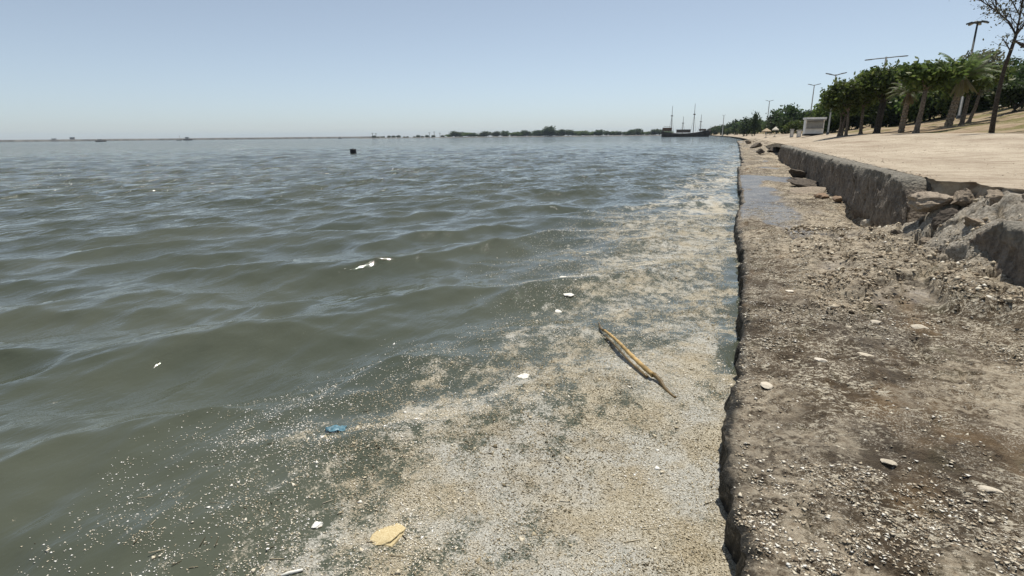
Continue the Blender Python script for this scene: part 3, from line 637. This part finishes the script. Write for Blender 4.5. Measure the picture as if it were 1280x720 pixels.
# ------------------------------------------------------------------ trees
def leaves(C, size, seed, flatn=0.0, aspect=0.55):
    n = len(C); g = np.random.default_rng(seed)
    a = g.normal(size=(n, 3)); a /= np.linalg.norm(a, axis=1)[:, None]; b = g.normal(size=(n, 3)); b -= a * (a * b).sum(1)[:, None]; b /= np.linalg.norm(b, axis=1)[:, None]
    s = size * (0.6 + 0.8 * g.random(n))[:, None]
    V = np.stack([C - a * s, C + b * s * aspect, C + a * s, C - b * s * aspect], 1)
    return V.reshape(-1, 3), np.arange(n * 4).reshape(-1, 4), np.repeat(np.clip(0.5 + 0.25 * g.normal(size=n), 0, 1), 4)
def crown_points(ell, nclump, per, seed, spread, shell=0.55):
    "ell: list of (center, radii); clumps fill the outer volume, uneven"
    g = np.random.default_rng(seed); out = []
    w = np.array([e[1][0] * e[1][1] * e[1][2] for e in ell]) ** .66; w /= w.sum()
    for k in range(nclump):
        c, r = ell[g.choice(len(ell), p=w)]
        d = g.normal(size=3); d /= np.linalg.norm(d); q = (shell + (1.08 - shell) * g.random() ** .7)
        cc = np.array(c) + d * np.array(r) * q * (0.85 + .3 * g.random())
        sp = spread * (0.6 + .8 * g.random())
        pts = cc + g.normal(size=(int(per * (0.5 + g.random())), 3)) * sp * np.array([1, 1, .7]); out.append(pts)
    return np.concatenate(out)
def crown_mesh(name, ell, nclump, per, lsize, seed, spread, mat, shell=.55, aspect=.55):
    C = crown_points(ell, nclump, per, seed, spread, shell); V, F, T = leaves(C, lsize, seed + 1, 0, aspect)
    return mesh_np(name, V, F, mat, False, {'tint': T})
def limb(mb, a, b, ra, rb, bend, g, k=6, n=7):
    a = Vector(a); b = Vector(b); off = Vector((g.uniform(-1, 1), g.uniform(-1, 1), g.uniform(-.3, .3))) * bend; pts = []; rd = []
    for i in range(k + 1):
        t = i / k; pts.append(a.lerp(b, t) + off * math.sin(math.pi * t) + Vector((g.uniform(-1, 1), g.uniform(-1, 1), 0)) * ra * .12 * (0 < i < k)); rd.append(ra + (rb - ra) * t)
    rd[0] *= 1.0; mb.tube(pts, rd, n); return pts
def broad_tree(loc, H, trunk_h, rx, seed, label, cat='tree', group=None, leaf='leaf', bark='bark', r=.16, lean=(0, 0), ncl=150, per=26, ls=.16, trunks=1, rz=.9, spread=.26):
    g = random.Random(seed); root = empty('broadleaf_tree', loc); tag(root, label, cat, group)
    cz = trunk_h + (H - trunk_h) * .52; ch = (H - trunk_h) * .52; lx, ly = lean; ell = []
    for k in range(6):
        a = g.uniform(0, 6.28); q = rx * .5 * g.random() ** .5 * 1.2
        ell.append(((lx + q * math.cos(a), ly + q * math.sin(a), cz + g.uniform(-.25, .3) * ch), (rx * g.uniform(.5, .72), rx * g.uniform(.5, .72), ch * g.uniform(.55, .8) * rz)))
    mb = MB()
    for t in range(trunks):
        bx = g.uniform(-.35, .35) * (trunks > 1); by = g.uniform(-.3, .3) * (trunks > 1); top = (lx * .9 + bx * 1.5, ly * .9 + by, trunk_h * 1.02)
        mb.tube([(bx, by, -.3), (bx, by, 0.0), (bx + (top[0] - bx) * .15, by, .25), (bx + (top[0] - bx) * .55 + g.uniform(-.08, .08), by + (top[1] - by) * .5, trunk_h * .55), top], [r * 2.0, r * 1.7, r * 1.12, r * .92, r * .8], 9)
        for e in ell[t::trunks]:
            pts = limb(mb, top, e[0], r * .55, r * .22, .15, g)
            for q in range(3): limb(mb, pts[4], Vector(e[0]) + Vector((g.uniform(-1, 1) * e[1][0], g.uniform(-1, 1) * e[1][1], g.uniform(-.3, 1) * e[1][2])) * .8, r * .22, r * .06, .1, g, 4, 5)
    mb.build('trunk', M[bark], root, True)
    obj('crown', crown_mesh('crown', ell, ncl, per, ls, seed, spread, M[leaf], .5), root)
    return root
def palm(loc, trunk_h, tr, fl, nf, seed, label, droop=1.0, up=0.9, lean=(0, 0), skirt=10):
    g = random.Random(seed); root = empty('palm_tree', loc); tag(root, label, 'palm')
    mb = MB(); pts = []; rd = []
    for i in range(25):
        t = i / 24; pts.append((lean[0] * t, lean[1] * t, -.2 + (trunk_h + .2) * t)); rd.append(tr * (1.15 - .25 * t) * (1.10 if i % 2 else .92))
    mb.tube(pts, rd, 12).build('trunk', M['palm_bark'], root)
    hub = Vector((lean[0], lean[1], trunk_h + .05)); V = []; F = []; T = []; rb = MB()
    for k in range(nf + skirt):
        dead = k >= nf
        a = k * 2.39996 + g.uniform(-.2, .2); el = (1.35 - 1.5 * (k / nf) ** .9 * up) if not dead else g.uniform(-1.2, -.7)
        L = fl * g.uniform(.85, 1.1) * (.55 if dead else 1); d = Vector((math.cos(a), math.sin(a), 0)); p = hub + d * tr * .5; prev = p; steps = 13; pl = [p.copy()]
        for i in range(1, steps + 1):
            e = el - droop * (i / steps) ** 1.6 * (1.25 if not dead else .3); p = p + (d * math.cos(e) + Vector((0, 0, math.sin(e)))) * (L / steps); pl.append(p.copy())
        rb.tube(pl, [.03 * (1 - .8 * i / steps) for i in range(steps + 1)], 4, False)
        side = d.cross(Vector((0, 0, 1)))
        for i in range(2, steps + 1):
            for h in (0, .5):
                q = pl[i - 1].lerp(pl[i], h); tg = (pl[i] - pl[i - 1]).normalized(); nm = side.cross(tg); ll = L * .20 * math.sin(math.pi * min(.97, (i + h) / (steps + 1)) ** .8) + .1
                for s in (-1, 1):
                    di = (side * s * .85 + tg * .75 + nm * (-.35 if s else 0) + Vector((g.uniform(-.1, .1), g.uniform(-.1, .1), g.uniform(-.12, .12)))).normalized(); w = tg * .035 * fl / 2.4
                    n0 = len(V); V += [q - w, q + w, q + di * ll * .6 + w * .9 , q + di * ll, q + di * ll * .6 - w * .9]; F.append([n0, n0 + 1, n0 + 2, n0 + 3, n0 + 4]); T += [g.uniform(.2, .75) if not dead else 1.0] * 5
    me = mesh_np('fronds', [tuple(v) for v in V], F, M['leaf_palm'], False, {'tint': T}); obj('fronds', me, root)
    rb.build('frond_ribs', M['palm_bark'], root); return root
def gz(x, y): return float(land_z(np.array([x - coast(y)]), np.array([y]))[0]) - 0.05
def onland(px, Y):
    x = at(px, 165, Y)[0]; return (x, Y, gz(x, Y))

# front row: left thicket of small trees
broad_tree(onland(1049, 60), 4.7, 1.9, 1.5, 201, 'leftmost small green tree of the shady clump, right beside the kiosk', r=.11, trunks=2, ncl=110, lean=(.0, 0))
broad_tree(onland(1058, 58), 5.0, 2.1, 1.6, 202, 'small green tree with a pale trunk, second in the shady clump from the kiosk', r=.12, ncl=120, lean=(-.1, 0))
broad_tree(onland(1076, 59), 5.5, 2.3, 1.9, 203, 'leafy tree with a straight trunk in the middle of the shady clump', r=.13, ncl=150, lean=(-.1, 0))
broad_tree(onland(1091, 57), 5.6, 2.5, 1.9, 204, 'leafy tree with a dark forked trunk at the right of the shady clump', r=.16, bark='bark_dark', trunks=2, ncl=150, lean=(0, 0))
palm(onland(1126, 52), 2.8, .19, 1.5, 26, 205, 'short thick palm left of the pale leaning trunk', 1.0, .8, (.1, 0), 6)
broad_tree(onland(1145, 45), 4.35, 2.7, 1.5, 206, 'round crowned tree on a pale trunk leaning right, red earth at its foot', r=.15, lean=(.12, 0), ncl=170, per=30)
palm(onland(1183, 50), 3.3, .22, 2.35, 34, 207, 'largest palm with tall upright fronds above the leaf mass', .75, .78, (.35, 0), 8)
broad_tree(onland(1200, 54), 4.5, 2.5, 2.3, 208, 'wide dark green tree wrapped around the largest palm', r=.15, lean=(.1, 0), ncl=200, per=28)
broad_tree(onland(1208, 60), 6.2, 2.2, 2.1, 209, 'dusty grey green feathery tree behind the largest palm', leaf='leaf_dry', r=.13, lean=(.4, 0), ncl=110, per=20)
# hedge of bushes behind on the bank
HBL = ['at the left end of', 'second from the left in', 'third from the left in', 'fourth from the left in', 'fifth from the left in', 'in the middle of', 'right of the middle of', 'fifth from the right in', 'fourth from the right in', 'third from the right in', 'second from the right in', 'at the right end of']
for i in range(12):
    px = 1036 + i * 17.6; Y = 88 - i * 1.1 + (i % 3); h = 4.3 - .06 * i + .3 * (i % 2)
    broad_tree(onland(px, Y), h, .15, 2.3, 230 + i, 'dark bush %s the hedge behind the front trees' % HBL[i], 'bush', 'dark hedge bushes on the bank', 'leaf_dark' if i % 3 else 'leaf', 'bark_dark', .10, ncl=170, per=22, ls=.22, spread=.36, rz=1.1)
broad_tree(onland(1268, 70), 4.7, .7, 2.6, 250, 'tall rounded dark tree at the right edge behind the leaning trunk', leaf='leaf_dark', bark='bark_dark', r=.2, ncl=200, per=30, ls=.18)
broad_tree(onland(1262, 62), 2.9, .3, 1.9, 251, 'low dark shrub in front of the tall rounded tree at the right edge', 'bush', leaf='leaf_dark', bark='bark_dark', r=.12, ncl=140, per=30, ls=.15)
broad_tree(onland(1297, 66), 3.8, .5, 2.4, 252, 'dark shrub cut by the right edge of the picture', 'bush', leaf='leaf_dark', bark='bark_dark', r=.12, ncl=140, per=30, ls=.16)

# leaning bare tree
Yb = 33.0; bb = onland(1240, Yb); root = empty('bare_tree', bb); tag(root, 'thin dark leaning tree with nearly bare branches at the right edge', 'tree')
def br_(px, py, dy=0.0): q = at(px, py, Yb + dy); return Vector((q[0] - bb[0], q[1] - bb[1], q[2] - bb[2]))
gB = random.Random(8); mb = MB()
def taper(pts, ra, rb, n=7):
    k = len(pts); mb.tube(pts, [ra + (rb - ra) * i / (k - 1) for i in range(k)], n); return pts
tr_ = [Vector((0, 0, -.2)), br_(1241, 155), br_(1247, 120), br_(1256, 84), br_(1264, 62), br_(1270, 44)]
mb2 = MB(); mb2.tube(tr_, [.13, .105, .09, .08, .07, .06], 9); mb2.build('trunk', M['bark_dark'], root, True)
fork = tr_[-1]; ends = []
mains = [[fork, br_(1275, 20, .2), br_(1279, -8, .3), br_(1284, -50, .4)], [fork, br_(1262, 28, .4), br_(1246, 14, .9), br_(1228, 2, 1.4), br_(1214, -12, 1.9)], [fork, br_(1284, 26, -.4), br_(1300, 6, -.9), br_(1318, -22, -1.4)],
         [br_(1268, 50), br_(1278, 58, .3), br_(1294, 66, .6), br_(1312, 62, .9)], [br_(1275, 20, .2), br_(1262, -4, .6), br_(1250, -26, .9)], [br_(1246, 14, .9), br_(1244, -2, .7), br_(1238, -22, .4)], [br_(1262, 62), br_(1257, 54, -.4), br_(1253, 47, -.9)]]
for i, b_ in enumerate(mains):
    taper(b_, 0.045 if i < 4 else .028, .014, 6); 
    for q in range(1, len(b_)):
        for k in range(7 if i != 6 else 2):
            t = gB.random(); s0_ = b_[q - 1].lerp(b_[q], t); d = (b_[q] - b_[q - 1]).normalized()
            d2 = (d + Vector((gB.uniform(-1, 1), gB.uniform(-1, 1), gB.uniform(-.5, .9))) * .9).normalized(); L = gB.uniform(.5, 1.3) * (.4 if i == 6 else 1)
            e1 = s0_ + d2 * L * .5 + Vector((0, 0, .04)); e2 = s0_ + d2 * L + Vector((gB.uniform(-.2, .2), 0, gB.uniform(-.15, .15))); mb.tube([s0_, e1, e2], [.018, .013, .006], 4); ends += [e1, e2]
            for w in range(3):
                e3 = e1.lerp(e2, gB.random()) ; e4 = e3 + Vector((gB.uniform(-1, 1), gB.uniform(-1, 1), gB.uniform(-.6, .8))) * .35; mb.tube([e3, e4], [.008, .004], 3); ends.append(e4)
mb.build('branches', M['bark_dark'], root)
E_ = np.array([tuple(v) for v in ends]); sel = np.random.default_rng(3).random(len(E_)) < .35; E_ = E_[sel]
C = np.repeat(E_, 6, 0) + np.random.default_rng(4).normal(size=(len(E_) * 6, 3)) * .13
V, F, T = leaves(C, .06, 77); obj('sparse_leaves', mesh_np('sparse_leaves', V, F, M['leaf_dry'], False, {'tint': T}), root)

# ------------------------------------------------------------------ far promenade trees
def far_variant(seed, H, rx, th, ncl, per, ls, mat, spread, tall=1.0):
    g = random.Random(seed); cz = th + (H - th) * .52; ch = (H - th) * .5; ell = []
    for k in range(5):
        a = g.uniform(0, 6.28); q = rx * .45 * g.random(); ell.append(((q * math.cos(a), q * math.sin(a), cz + g.uniform(-.3, .3) * ch), (rx * g.uniform(.5, .75), rx * g.uniform(.5, .75), ch * g.uniform(.6, .85))))
    mb = MB(); mb.tube([(0, 0, -.5), (0, 0, .2), (.05, 0, th * .6), (0, .05, th * 1.3)], [.22, .18, .14, .1], 6)
    for e in ell: mb.tube([(0, 0, th), Vector(e[0]) * .6 + Vector((0, 0, th * .4)), e[0]], [.09, .07, .03], 5)
    return mb.mesh('trunk', M['bark_dark'], True), crown_mesh('crown', ell, ncl, per, ls, seed, spread, mat, .4)
FV = [far_variant(300 + i, H, rx, th, 75, 18, .30, M[mt], .42) for i, (H, rx, th, mt) in enumerate([(4.4, 2.6, .25, 'leaf'), (4.6, 2.4, .25, 'leaf_dark'), (4.0, 2.8, .2, 'leaf'), (5.2, 2.2, .4, 'leaf_far')])]
def far_tree(x, y, s, v, label, group, name='broadleaf_tree', sz=1.0, z=None, cat='tree', wd=1.0):
    t_, c_ = FV[v]; r_ = empty(name, (x, y, gz(x, y) if z is None else z), random.uniform(0, 6.28)); r_.scale = (s * wd, s * wd, s * sz); tag(r_, label, cat, group)
    obj('trunk', t_, r_); obj('crown', c_, r_); return r_
ORD = 'first second third fourth fifth sixth seventh eighth ninth tenth eleventh twelfth thirteenth fourteenth fifteenth sixteenth'.split()
gg = random.Random(21); k = 0
for Yr, n_, off, s_ in ((0, 16, 10.5, .8), (1, 15, 15, .95), (2, 14, 21, 1.15)):
    for i in range(n_):
        y = 92 * (520 / 92) ** ((i + gg.uniform(-.25, .25)) / (n_ - 1)); x = float(coast(y)) + off * (1 - .55 * float(ss(180, 480, y))) + gg.uniform(-1.6, 1.6)
        far_tree(x, y, s_ * gg.uniform(.8, 1.12) * (1 + .5 * ss(150, 420, y)), gg.randrange(4), ['green tree in the front row along the far promenade, %s from the kiosk' % ORD[i], 'green tree in the middle row along the far promenade', 'green tree in the back row along the far promenade'][Yr], 'trees along the far promenade, row %s' % ['nearest the water', 'in the middle', 'farthest inland'][Yr])
p = onland(978, 150); far_tree(p[0], 150, 1.35, 1, 'tall round dark tree standing above the far promenade row', None, sz=1.0)
p = onland(971, 158); far_tree(p[0], 158, 1.05, 3, 'slimmer tree touching the left of the tall round dark tree', None, sz=1.1)
p = onland(943, 190); far_tree(p[0], 190, 0.95, 1, 'narrow dark cypress rising from the far promenade row', None, 'cypress_tree', 1.55, wd=.6)
p = onland(930, 230); far_tree(p[0], 230, 1.4, 1, 'broad dark tree left of the narrow cypress', None)

# ------------------------------------------------------------------ lamp posts
def lamp(px, ytop, Y, kind, label, w=1.0):
    x, _, zb = onland(px, Y); top = at(px, ytop, Y); x = top[0]; zb = gz(x, Y); H = top[2] - zb; o = empty('street_lamp', (x, Y, zb)); tag(o, label, 'street lamp', 'lamp posts along the promenade')
    rad = .09 * w; MB().tube([(0, 0, -.3), (0, 0, .3), (0, 0, .32), (0, 0, H)], [rad * 1.8, rad * 1.8, rad * 1.2, rad * .7], 10).build('post', M['metal'], o, True)
    if kind == 'disc':
        MB().tube([(0, 0, H - .05), (0, 0, H + .06), (0, 0, H + .12)], [.12, .5, .5], 20).build('crown_ring', M['metal'], o)
        for k in range(6):
            a = k * math.pi / 3; hd = MB().box((.68 * math.cos(a), .68 * math.sin(a), H + .05), (.45, .24, .14), a, .3).build('floodlight', M['metal'], o); MB().box((.70 * math.cos(a), .70 * math.sin(a), H - .035), (.38, .18, .012), a, .3).build('lens', M['white'], hd)
    elif kind == 'tee':
        MB().tube([(-2.2, 0, H - .25), (-1.1, 0, H - .18), (0, 0, H - .12), (1.1, 0, H - .05), (2.2, 0, H - .0)], [.06] * 5, 6).build('cross_arm', M['metal'], o)
        for s in (-1, 1): hd = MB().box((1.9 * s, 0, H - .14 + .11 * s), (.8, .22, .08), 0, -.05).build('lamp_head', M['metal'], o); MB().box((1.9 * s, 0, H - .19 + .11 * s), (.7, .22, .014), 0, -.05).build('lens', M['white'], hd)
    else:
        MB().tube([(-.7, 0, H + .05), (0, 0, H - .1), (.7, 0, H + .1)], [.05, .06, .05], 6).build('cross_arm', M['metal'], o)
        for s in (-1, 1): hd = MB().box((.75 * s, 0, H + .09), (.6, .25, .08), 0, -.2 * s).build('lamp_head', M['metal'], o); MB().box((.75 * s, 0, H + .04), (.5, .2, .012), 0, -.2 * s).build('lens', M['white'], hd)
lamp(1222, 29, 72, 'disc', 'tall mast with a ring of floodlights above the largest palm', 1.3)
lamp(1108, 71, 86, 'tee', 'lamp post with a long straight cross arm above the shady clump', 1.6)
lamp(1045, 93, 75, 'pair', 'lamp post with two dark heads above the tree beside the kiosk', 1.0)
lamp(1018, 106, 118, 'pair', 'lamp post standing above the trees left of the kiosk', 1.2)
lamp(962, 126, 180, 'pair', 'slim lamp post left of the tall round dark tree', 1.5)
lamp(905, 144, 330, 'pair', 'farthest lamp post, above the end of the far tree row', 2.2)

# ------------------------------------------------------------------ kiosk, parasols, boxes, people
p = onland(1016, 80); K = empty('kiosk', (p[0], 80, p[2] + .05), 0.05); tag(K, 'small white kiosk with a grey shuttered front at the end of the trees', 'kiosk')
MB().box((0, 0, .12), (2.1, 1.6, .24)).build('plinth', M['black'], K)
wl_ = MB(); wl_.box((-.98, 0, 1.10), (.10, 1.6, 1.72)); wl_.box((.98, 0, 1.10), (.10, 1.6, 1.72)); wl_.box((0, .76, 1.10), (1.86, .08, 1.72)); wl_.build('wall', M['white'], K)
MB().box((0, -.74, .55), (1.86, .08, .60)).build('counter_front', M['white'], K); MB().box((0, -.82, .875), (1.95, .26, .05)).build('counter', M['greyp'], K)
for i in range(5): MB().box((0, -.73, 1.0 + i * .16), (1.86, .05, .14)).build('shutter_slat', M['greyp'], K)
MB().box((0, -.1, 2.08), (2.35, 2.0, .22)).build('roof', M['white'], K); MB().box((0, -1.12, 1.86), (2.25, .55, .05)).build('awning', M['white'], K)
def cabinet(px, Y, w, h, label):
    x, _, z = onland(px, Y); o = empty('cabinet', (x, Y, z + .05)); tag(o, label, 'cabinet'); MB().box((0, 0, h / 2), (w, .4, h)).build('body', M['greyp'], o); MB().box((0, 0, h + .03), (w + .1, .5, .06)).build('lid', M['white'], o); MB().box((0, -.21, h * .5), (w * .8, .02, h * .8)).build('door', M['white'], o)
cabinet(999, 84, .5, .9, 'pale roadside cabinet just left of the kiosk')
cabinet(990, 92, .45, 1.1, 'slimmer pale cabinet farther left of the kiosk')
def parasol(px, Y, rad, h, mat, label):
    x, _, z = onland(px, Y); o = empty('parasol', (x, Y, z + .05)); tag(o, label, 'parasol'); MB().tube([(0, 0, 0), (0, 0, h)], .04, 6).build('pole', M['metal'], o)
    mb = MB(); n = 10; rim = [(rad * math.cos(2 * math.pi * k / n), rad * math.sin(2 * math.pi * k / n), h - .55) for k in range(n)]
    for k in range(n): mb.poly([rim[k], rim[(k + 1) % n], (0, 0, h + .02)]); 
    for k in range(n): a, b = Vector(rim[k]), Vector(rim[(k + 1) % n]); mb.poly([a, a - Vector((0, 0, .16)), b - Vector((0, 0, .16)), b])
    c = mb.build('canopy', M[mat], o); c.modifiers.new('thick', 'SOLIDIFY').thickness = .02; MB().tube([(0, 0, 0), (0, 0, .1)], [.3, .25], 12).build('base', M['greyp'], o)
parasol(969, 122, .6, 1.9, 'canvas', 'small white parasol under the far trees')
parasol(958, 126, .9, 1.9, 'tan_canvas', 'wider tan parasol left of the white one')

# ------------------------------------------------------------------ wooden sailing ship
cx, cy = at_r(856, 395); SH = empty('sailing_ship', (cx, cy, 0), R(4)); tag(SH, 'dark wooden three masted tour ship moored near the end of the shore', 'ship')
L = 30.0; ns = 25; prof = 9; V = []
for i in range(ns):
    t = i / (ns - 1); x = -L / 2 + L * t; bw = 3.4 * (math.sin(math.pi * min(1, .10 + t * 1.02)) ** .55 if t < .97 else .25) * (1 if t > .2 else .85 + .75 * t); sheer = 2.3 + 2.2 * (abs(t - .45) / .55) ** 2.2
    for j in range(prof):
        a = -math.pi / 2 + math.pi * j / (prof - 1); s = math.sin(a); depth = math.cos(a); V.append((x + (1.6 * (1 - depth) if t > .9 else 0) * (t - .9) * 10, bw * np.sign(s) * abs(s) ** .5, -.8 + (sheer + .8) * (1 - depth ** .8)))
me = mesh_np('hull', V, grid_faces(ns, prof), M['hull'], True); bm = bmesh.new(); bm.from_mesh(me); bm.verts.ensure_lookup_table()
for i in range(ns - 1): bm.faces.new([bm.verts[i * prof], bm.verts[(i + 1) * prof], bm.verts[(i + 2) * prof - 1], bm.verts[(i + 1) * prof - 1]])
bm.faces.new([bm.verts[j] for j in range(prof)]); bm.faces.new([bm.verts[(ns - 1) * prof + j] for j in range(prof)]); bmesh.ops.recalc_face_normals(bm, faces=bm.faces); bm.to_mesh(me); bm.free(); obj('hull', me, SH)
MB().box((-11.5, 0, 4.9), (6, 4.2, 2.2)).build('stern_house', M['timber'], SH); MB().box((-1, 0, 3.6), (9, 3.6, 1.9)).build('deck_house', M['timber'], SH); MB().box((-1, 0, 4.65), (10, 4.4, .16)).build('sun_roof', M['canvas'], SH); MB().box((11, 0, 4.3), (4.4, 3.2, 1.2)).build('forecastle', M['timber'], SH)
for i in range(7): MB().box((-4.6 + i * 1.2, -1.83, 3.75), (.7, .06, .8)).build('window', M['glass'], SH)
for s in (-1, 1): MB().tube([(-14, 2.2 * s, 6.8), (-8.6, 2.2 * s, 6.8)], .07, 5).build('rail', M['mast'], SH)
MB().tube([(13.5, 0, 4.2), (17, 0, 5.6), (20.5, 0, 6.8)], [.28, .2, .12], 6).build('bowsprit', M['mast'], SH)
for mx_, mh in ((-9, 20), (-1.6, 13), (5.2, 21), (9.6, 14)):
    ms = MB().tube([(mx_, 0, 1), (mx_, 0, mh * .6), (mx_, 0, mh)], [.24, .19, .10], 8).build('mast', M['mast'], SH)
    for h_, w_ in ((.55, 2.6), (.75, 2.0)): MB().tube([(mx_, -w_, mh * h_), (mx_, w_, mh * h_)], [.10, .10], 5).build('yard', M['mast'], ms)
    MB().tube([(mx_, 0, mh * .66), (mx_, 0, mh * .69)], [.7, .8], 10).build('crows_nest', M['mast'], ms)
    for s in (-1, 1):
        for q in (-1.6, 0, 1.6): MB().tube([(mx_ + q, 2.7 * s, 3), (mx_, 0, mh * .68)], [.05, .04], 3).build('shroud', M['mast'], ms)

# ------------------------------------------------------------------ far spit, breakwater, boats, blocks
def strip(name, pts, h, wid, mat, seed, kind='structure'):
    n = 160; t = np.linspace(0, len(pts) - 1, n); P = np.array(pts, float); x = np.interp(t, np.arange(len(pts)), P[:, 0]); y = np.interp(t, np.arange(len(pts)), P[:, 1])
    tx = np.gradient(x); ty = np.gradient(y); l = np.hypot(tx, ty); nx, ny = -ty / l, tx / l; pr = [(-.5, -1), (-.36, h * .55), (-.22, h), (.22, h), (.36, h * .55), (.5, -1)]
    hh = 1 + .35 * (fbm(t * 3, t * 0, 4, seed) - .5); V = np.stack([np.stack([x + nx * a * wid, y + ny * a * wid, np.where(b > 0, b * hh, b) + 0 * x], -1) for a, b in pr], 1)
    me = mesh_np(name, V.reshape(-1, 3), grid_faces(n, len(pr)), mat, False)
    bm = bmesh.new(); bm.from_mesh(me); bmesh.ops.recalc_face_normals(bm, faces=bm.faces); bm.to_mesh(me); bm.free(); o = obj(name, me); tag(o, kind=kind); return o
strip('spit', [at_r(452, 960), at_r(520, 930), at_r(600, 900), at_r(700, 860), at_r(790, 820), at_r(850, 760), at_r(905, 680)], 1.2, 40, M['rock_far'], 401)
o = strip('breakwater', [at_r(-160, 1900), at_r(0, 1850), at_r(130, 1800), at_r(300, 1750), at_r(480, 1600)], 5.0, 30, M['rock_far'], 402, None); tag(o, 'long low grey breakwater along the left horizon', 'breakwater')
gs = random.Random(44)
SPG = 'small trees on the far spit'
for i in range(60):
    px = 468 + (832 - 468) * (i + gs.uniform(-.4, .4)) / 59; d = 985 - (px - 452) * .47 + gs.uniform(-10, 10)
    if 538 < px < 560 and i % 2: continue
    x, y = at_r(px, d); lowl = px < 560
    s = gs.uniform(.8, 1.4) if lowl else gs.uniform(1.5, 2.5)
    far_tree(x, y, s, 3 if lowl else gs.randrange(1, 4), 'small sparse tree on the left half of the far spit' if lowl else 'small dark tree on the right half of the far spit', SPG + (', left' if lowl else ', right'), z=-0.3 if lowl else 0.4, sz=.8, wd=1.35 if lowl else 1.7)
for px, s, lb in ((688, 3.5, 'big round dark tree rising above the far spit'), (701, 2.4, 'dark tree overlapping the right of the big round one on the spit'), (674, 2.2, 'dark tree overlapping the left of the big round one on the spit'), (796, 2.2, 'broad dark tree on the spit just left of the ship')):
    x, y = at_r(px, 975 - (px - 452) * .47); far_tree(x, y, s, 1, lb, None, z=0.4, sz=.9, wd=1.35)
# thin palms / bare poles at the tip of the spit
for i, px in enumerate((466, 470, 537, 543, 550, 570, 578)):
    x, y = at_r(px, 950); H = gs.uniform(5.5, 8.5); o = empty('palm_tree', (x, y, 1.2)); tag(o, 'thin far palm sticking up from the left part of the spit', 'palm', 'thin palms on the far spit')
    MB().tube([(0, 0, -1), (gs.uniform(-.4, .4), 0, H)], [.45, .3], 6).build('trunk', M['bark_dark'], o); mb = MB()
    for k in range(9):
        a = k * .698; d = Vector((math.cos(a), math.sin(a), 0)); s_ = d.cross(Vector((0, 0, 1))) * .35; c = Vector((0, 0, H)); mb.poly([c - s_, c + d * 1.4 + Vector((0, 0, .7)) - s_, c + d * 2.6 - Vector((0, 0, .3)), c + d * 1.4 + Vector((0, 0, .7)) + s_, c + s_])
    mb.build('fronds', M['leaf_far'], o)
def small_boat(px, d, Lb, h, label, cabin, mast):
    x, y = at_r(px, d); o = empty('fishing_boat', (x, y, 0), R(40)); tag(o, label, 'boat', 'small boats far out')
    V = []; n = 13
    for i in range(n):
        t = i / (n - 1); bw = Lb * .16 * math.sin(math.pi * min(1, .22 + .8 * t)) ** .6 + .02; sh = h * (.75 + .6 * abs(t - .4) ** 1.6)
        for j in range(7):
            a = -math.pi / 2 + math.pi * j / 6; V.append((-Lb / 2 + Lb * t, bw * math.sin(a), -.4 + (sh + .4) * (1 - math.cos(a) ** .8)))
    me = mesh_np('hull', V, grid_faces(n, 7), M['hull'], True); bm = bmesh.new(); bm.from_mesh(me); bm.verts.ensure_lookup_table()
    for i in range(n - 1): bm.faces.new([bm.verts[i * 7], bm.verts[(i + 1) * 7], bm.verts[(i + 2) * 7 - 1], bm.verts[(i + 1) * 7 - 1]])
    bmesh.ops.recalc_face_normals(bm, faces=bm.faces); bm.to_mesh(me); bm.free(); obj('hull', me, o)
    if cabin: MB().box((-Lb * .1, 0, h + cabin / 2), (Lb * .35, Lb * .2, cabin)).build('cabin', M['greyp'], o); MB().box((-Lb * .1, 0, h + cabin + .1), (Lb * .4, Lb * .23, .2)).build('cabin_roof', M['hull'], o)
    if mast: MB().tube([(Lb * .15, 0, h * .5), (Lb * .15, 0, mast)], [.25, .15], 6).build('mast', M['mast'], o)
small_boat(126, 900, 12, 1.9, 'low dark boat far out, leftmost on the water', .9, 0)
small_boat(235, 1150, 14, 2.6, 'dark boat with a cabin far out near the breakwater', 2.8, 6)
small_boat(224, 1200, 9, 1.8, 'small masted boat just left of the cabin boat', 0, 9)
small_boat(425, 1250, 8, 1.8, 'tiny boat far out beyond the black buoy', 1.5, 5)
for px, w_, h_, lb in ((68, 9, 7, 'low pale block on the left horizon'), (91, 10, 10, 'taller pale block on the left horizon, right of the low one')):
    x, y = at_r(px, 1960); o = empty('warehouse', (x, y, 0), R(50)); tag(o, lb, 'building'); MB().box((0, 0, h_ / 2), (w_, w_, h_)).build('wall', M['block'], o); MB().box((0, 0, h_ + .4), (w_ + 1, w_ + 1, .8)).build('roof', M['greyp'], o)
    for k in range(3): MB().box((-w_ * .3 + k * w_ * .3, -w_ / 2 - .1, h_ * .55), (w_ * .16, .2, 2)).build('window', M['glass'], o)

# ------------------------------------------------------------------ haze
hz_m = bpy.data.materials.new('sea_haze'); hz_m.use_nodes = True; nt = hz_m.node_tree; nt.nodes.remove(nt.nodes['Principled BSDF'])
pv = nt.nodes.new('ShaderNodeVolumePrincipled'); pv.inputs['Color'].default_value = (0.70, 0.85, 1.0, 1); pv.inputs['Density'].default_value = 0.00009
pv.inputs['Anisotropy'].default_value = 0.0
nt.links.new(pv.outputs[0], nt.nodes['Material Output'].inputs['Volume'])
HZ = MB().box((0, 0, 30), (13000, 13000, 66)).build('haze', hz_m); tag(HZ, kind='stuff')
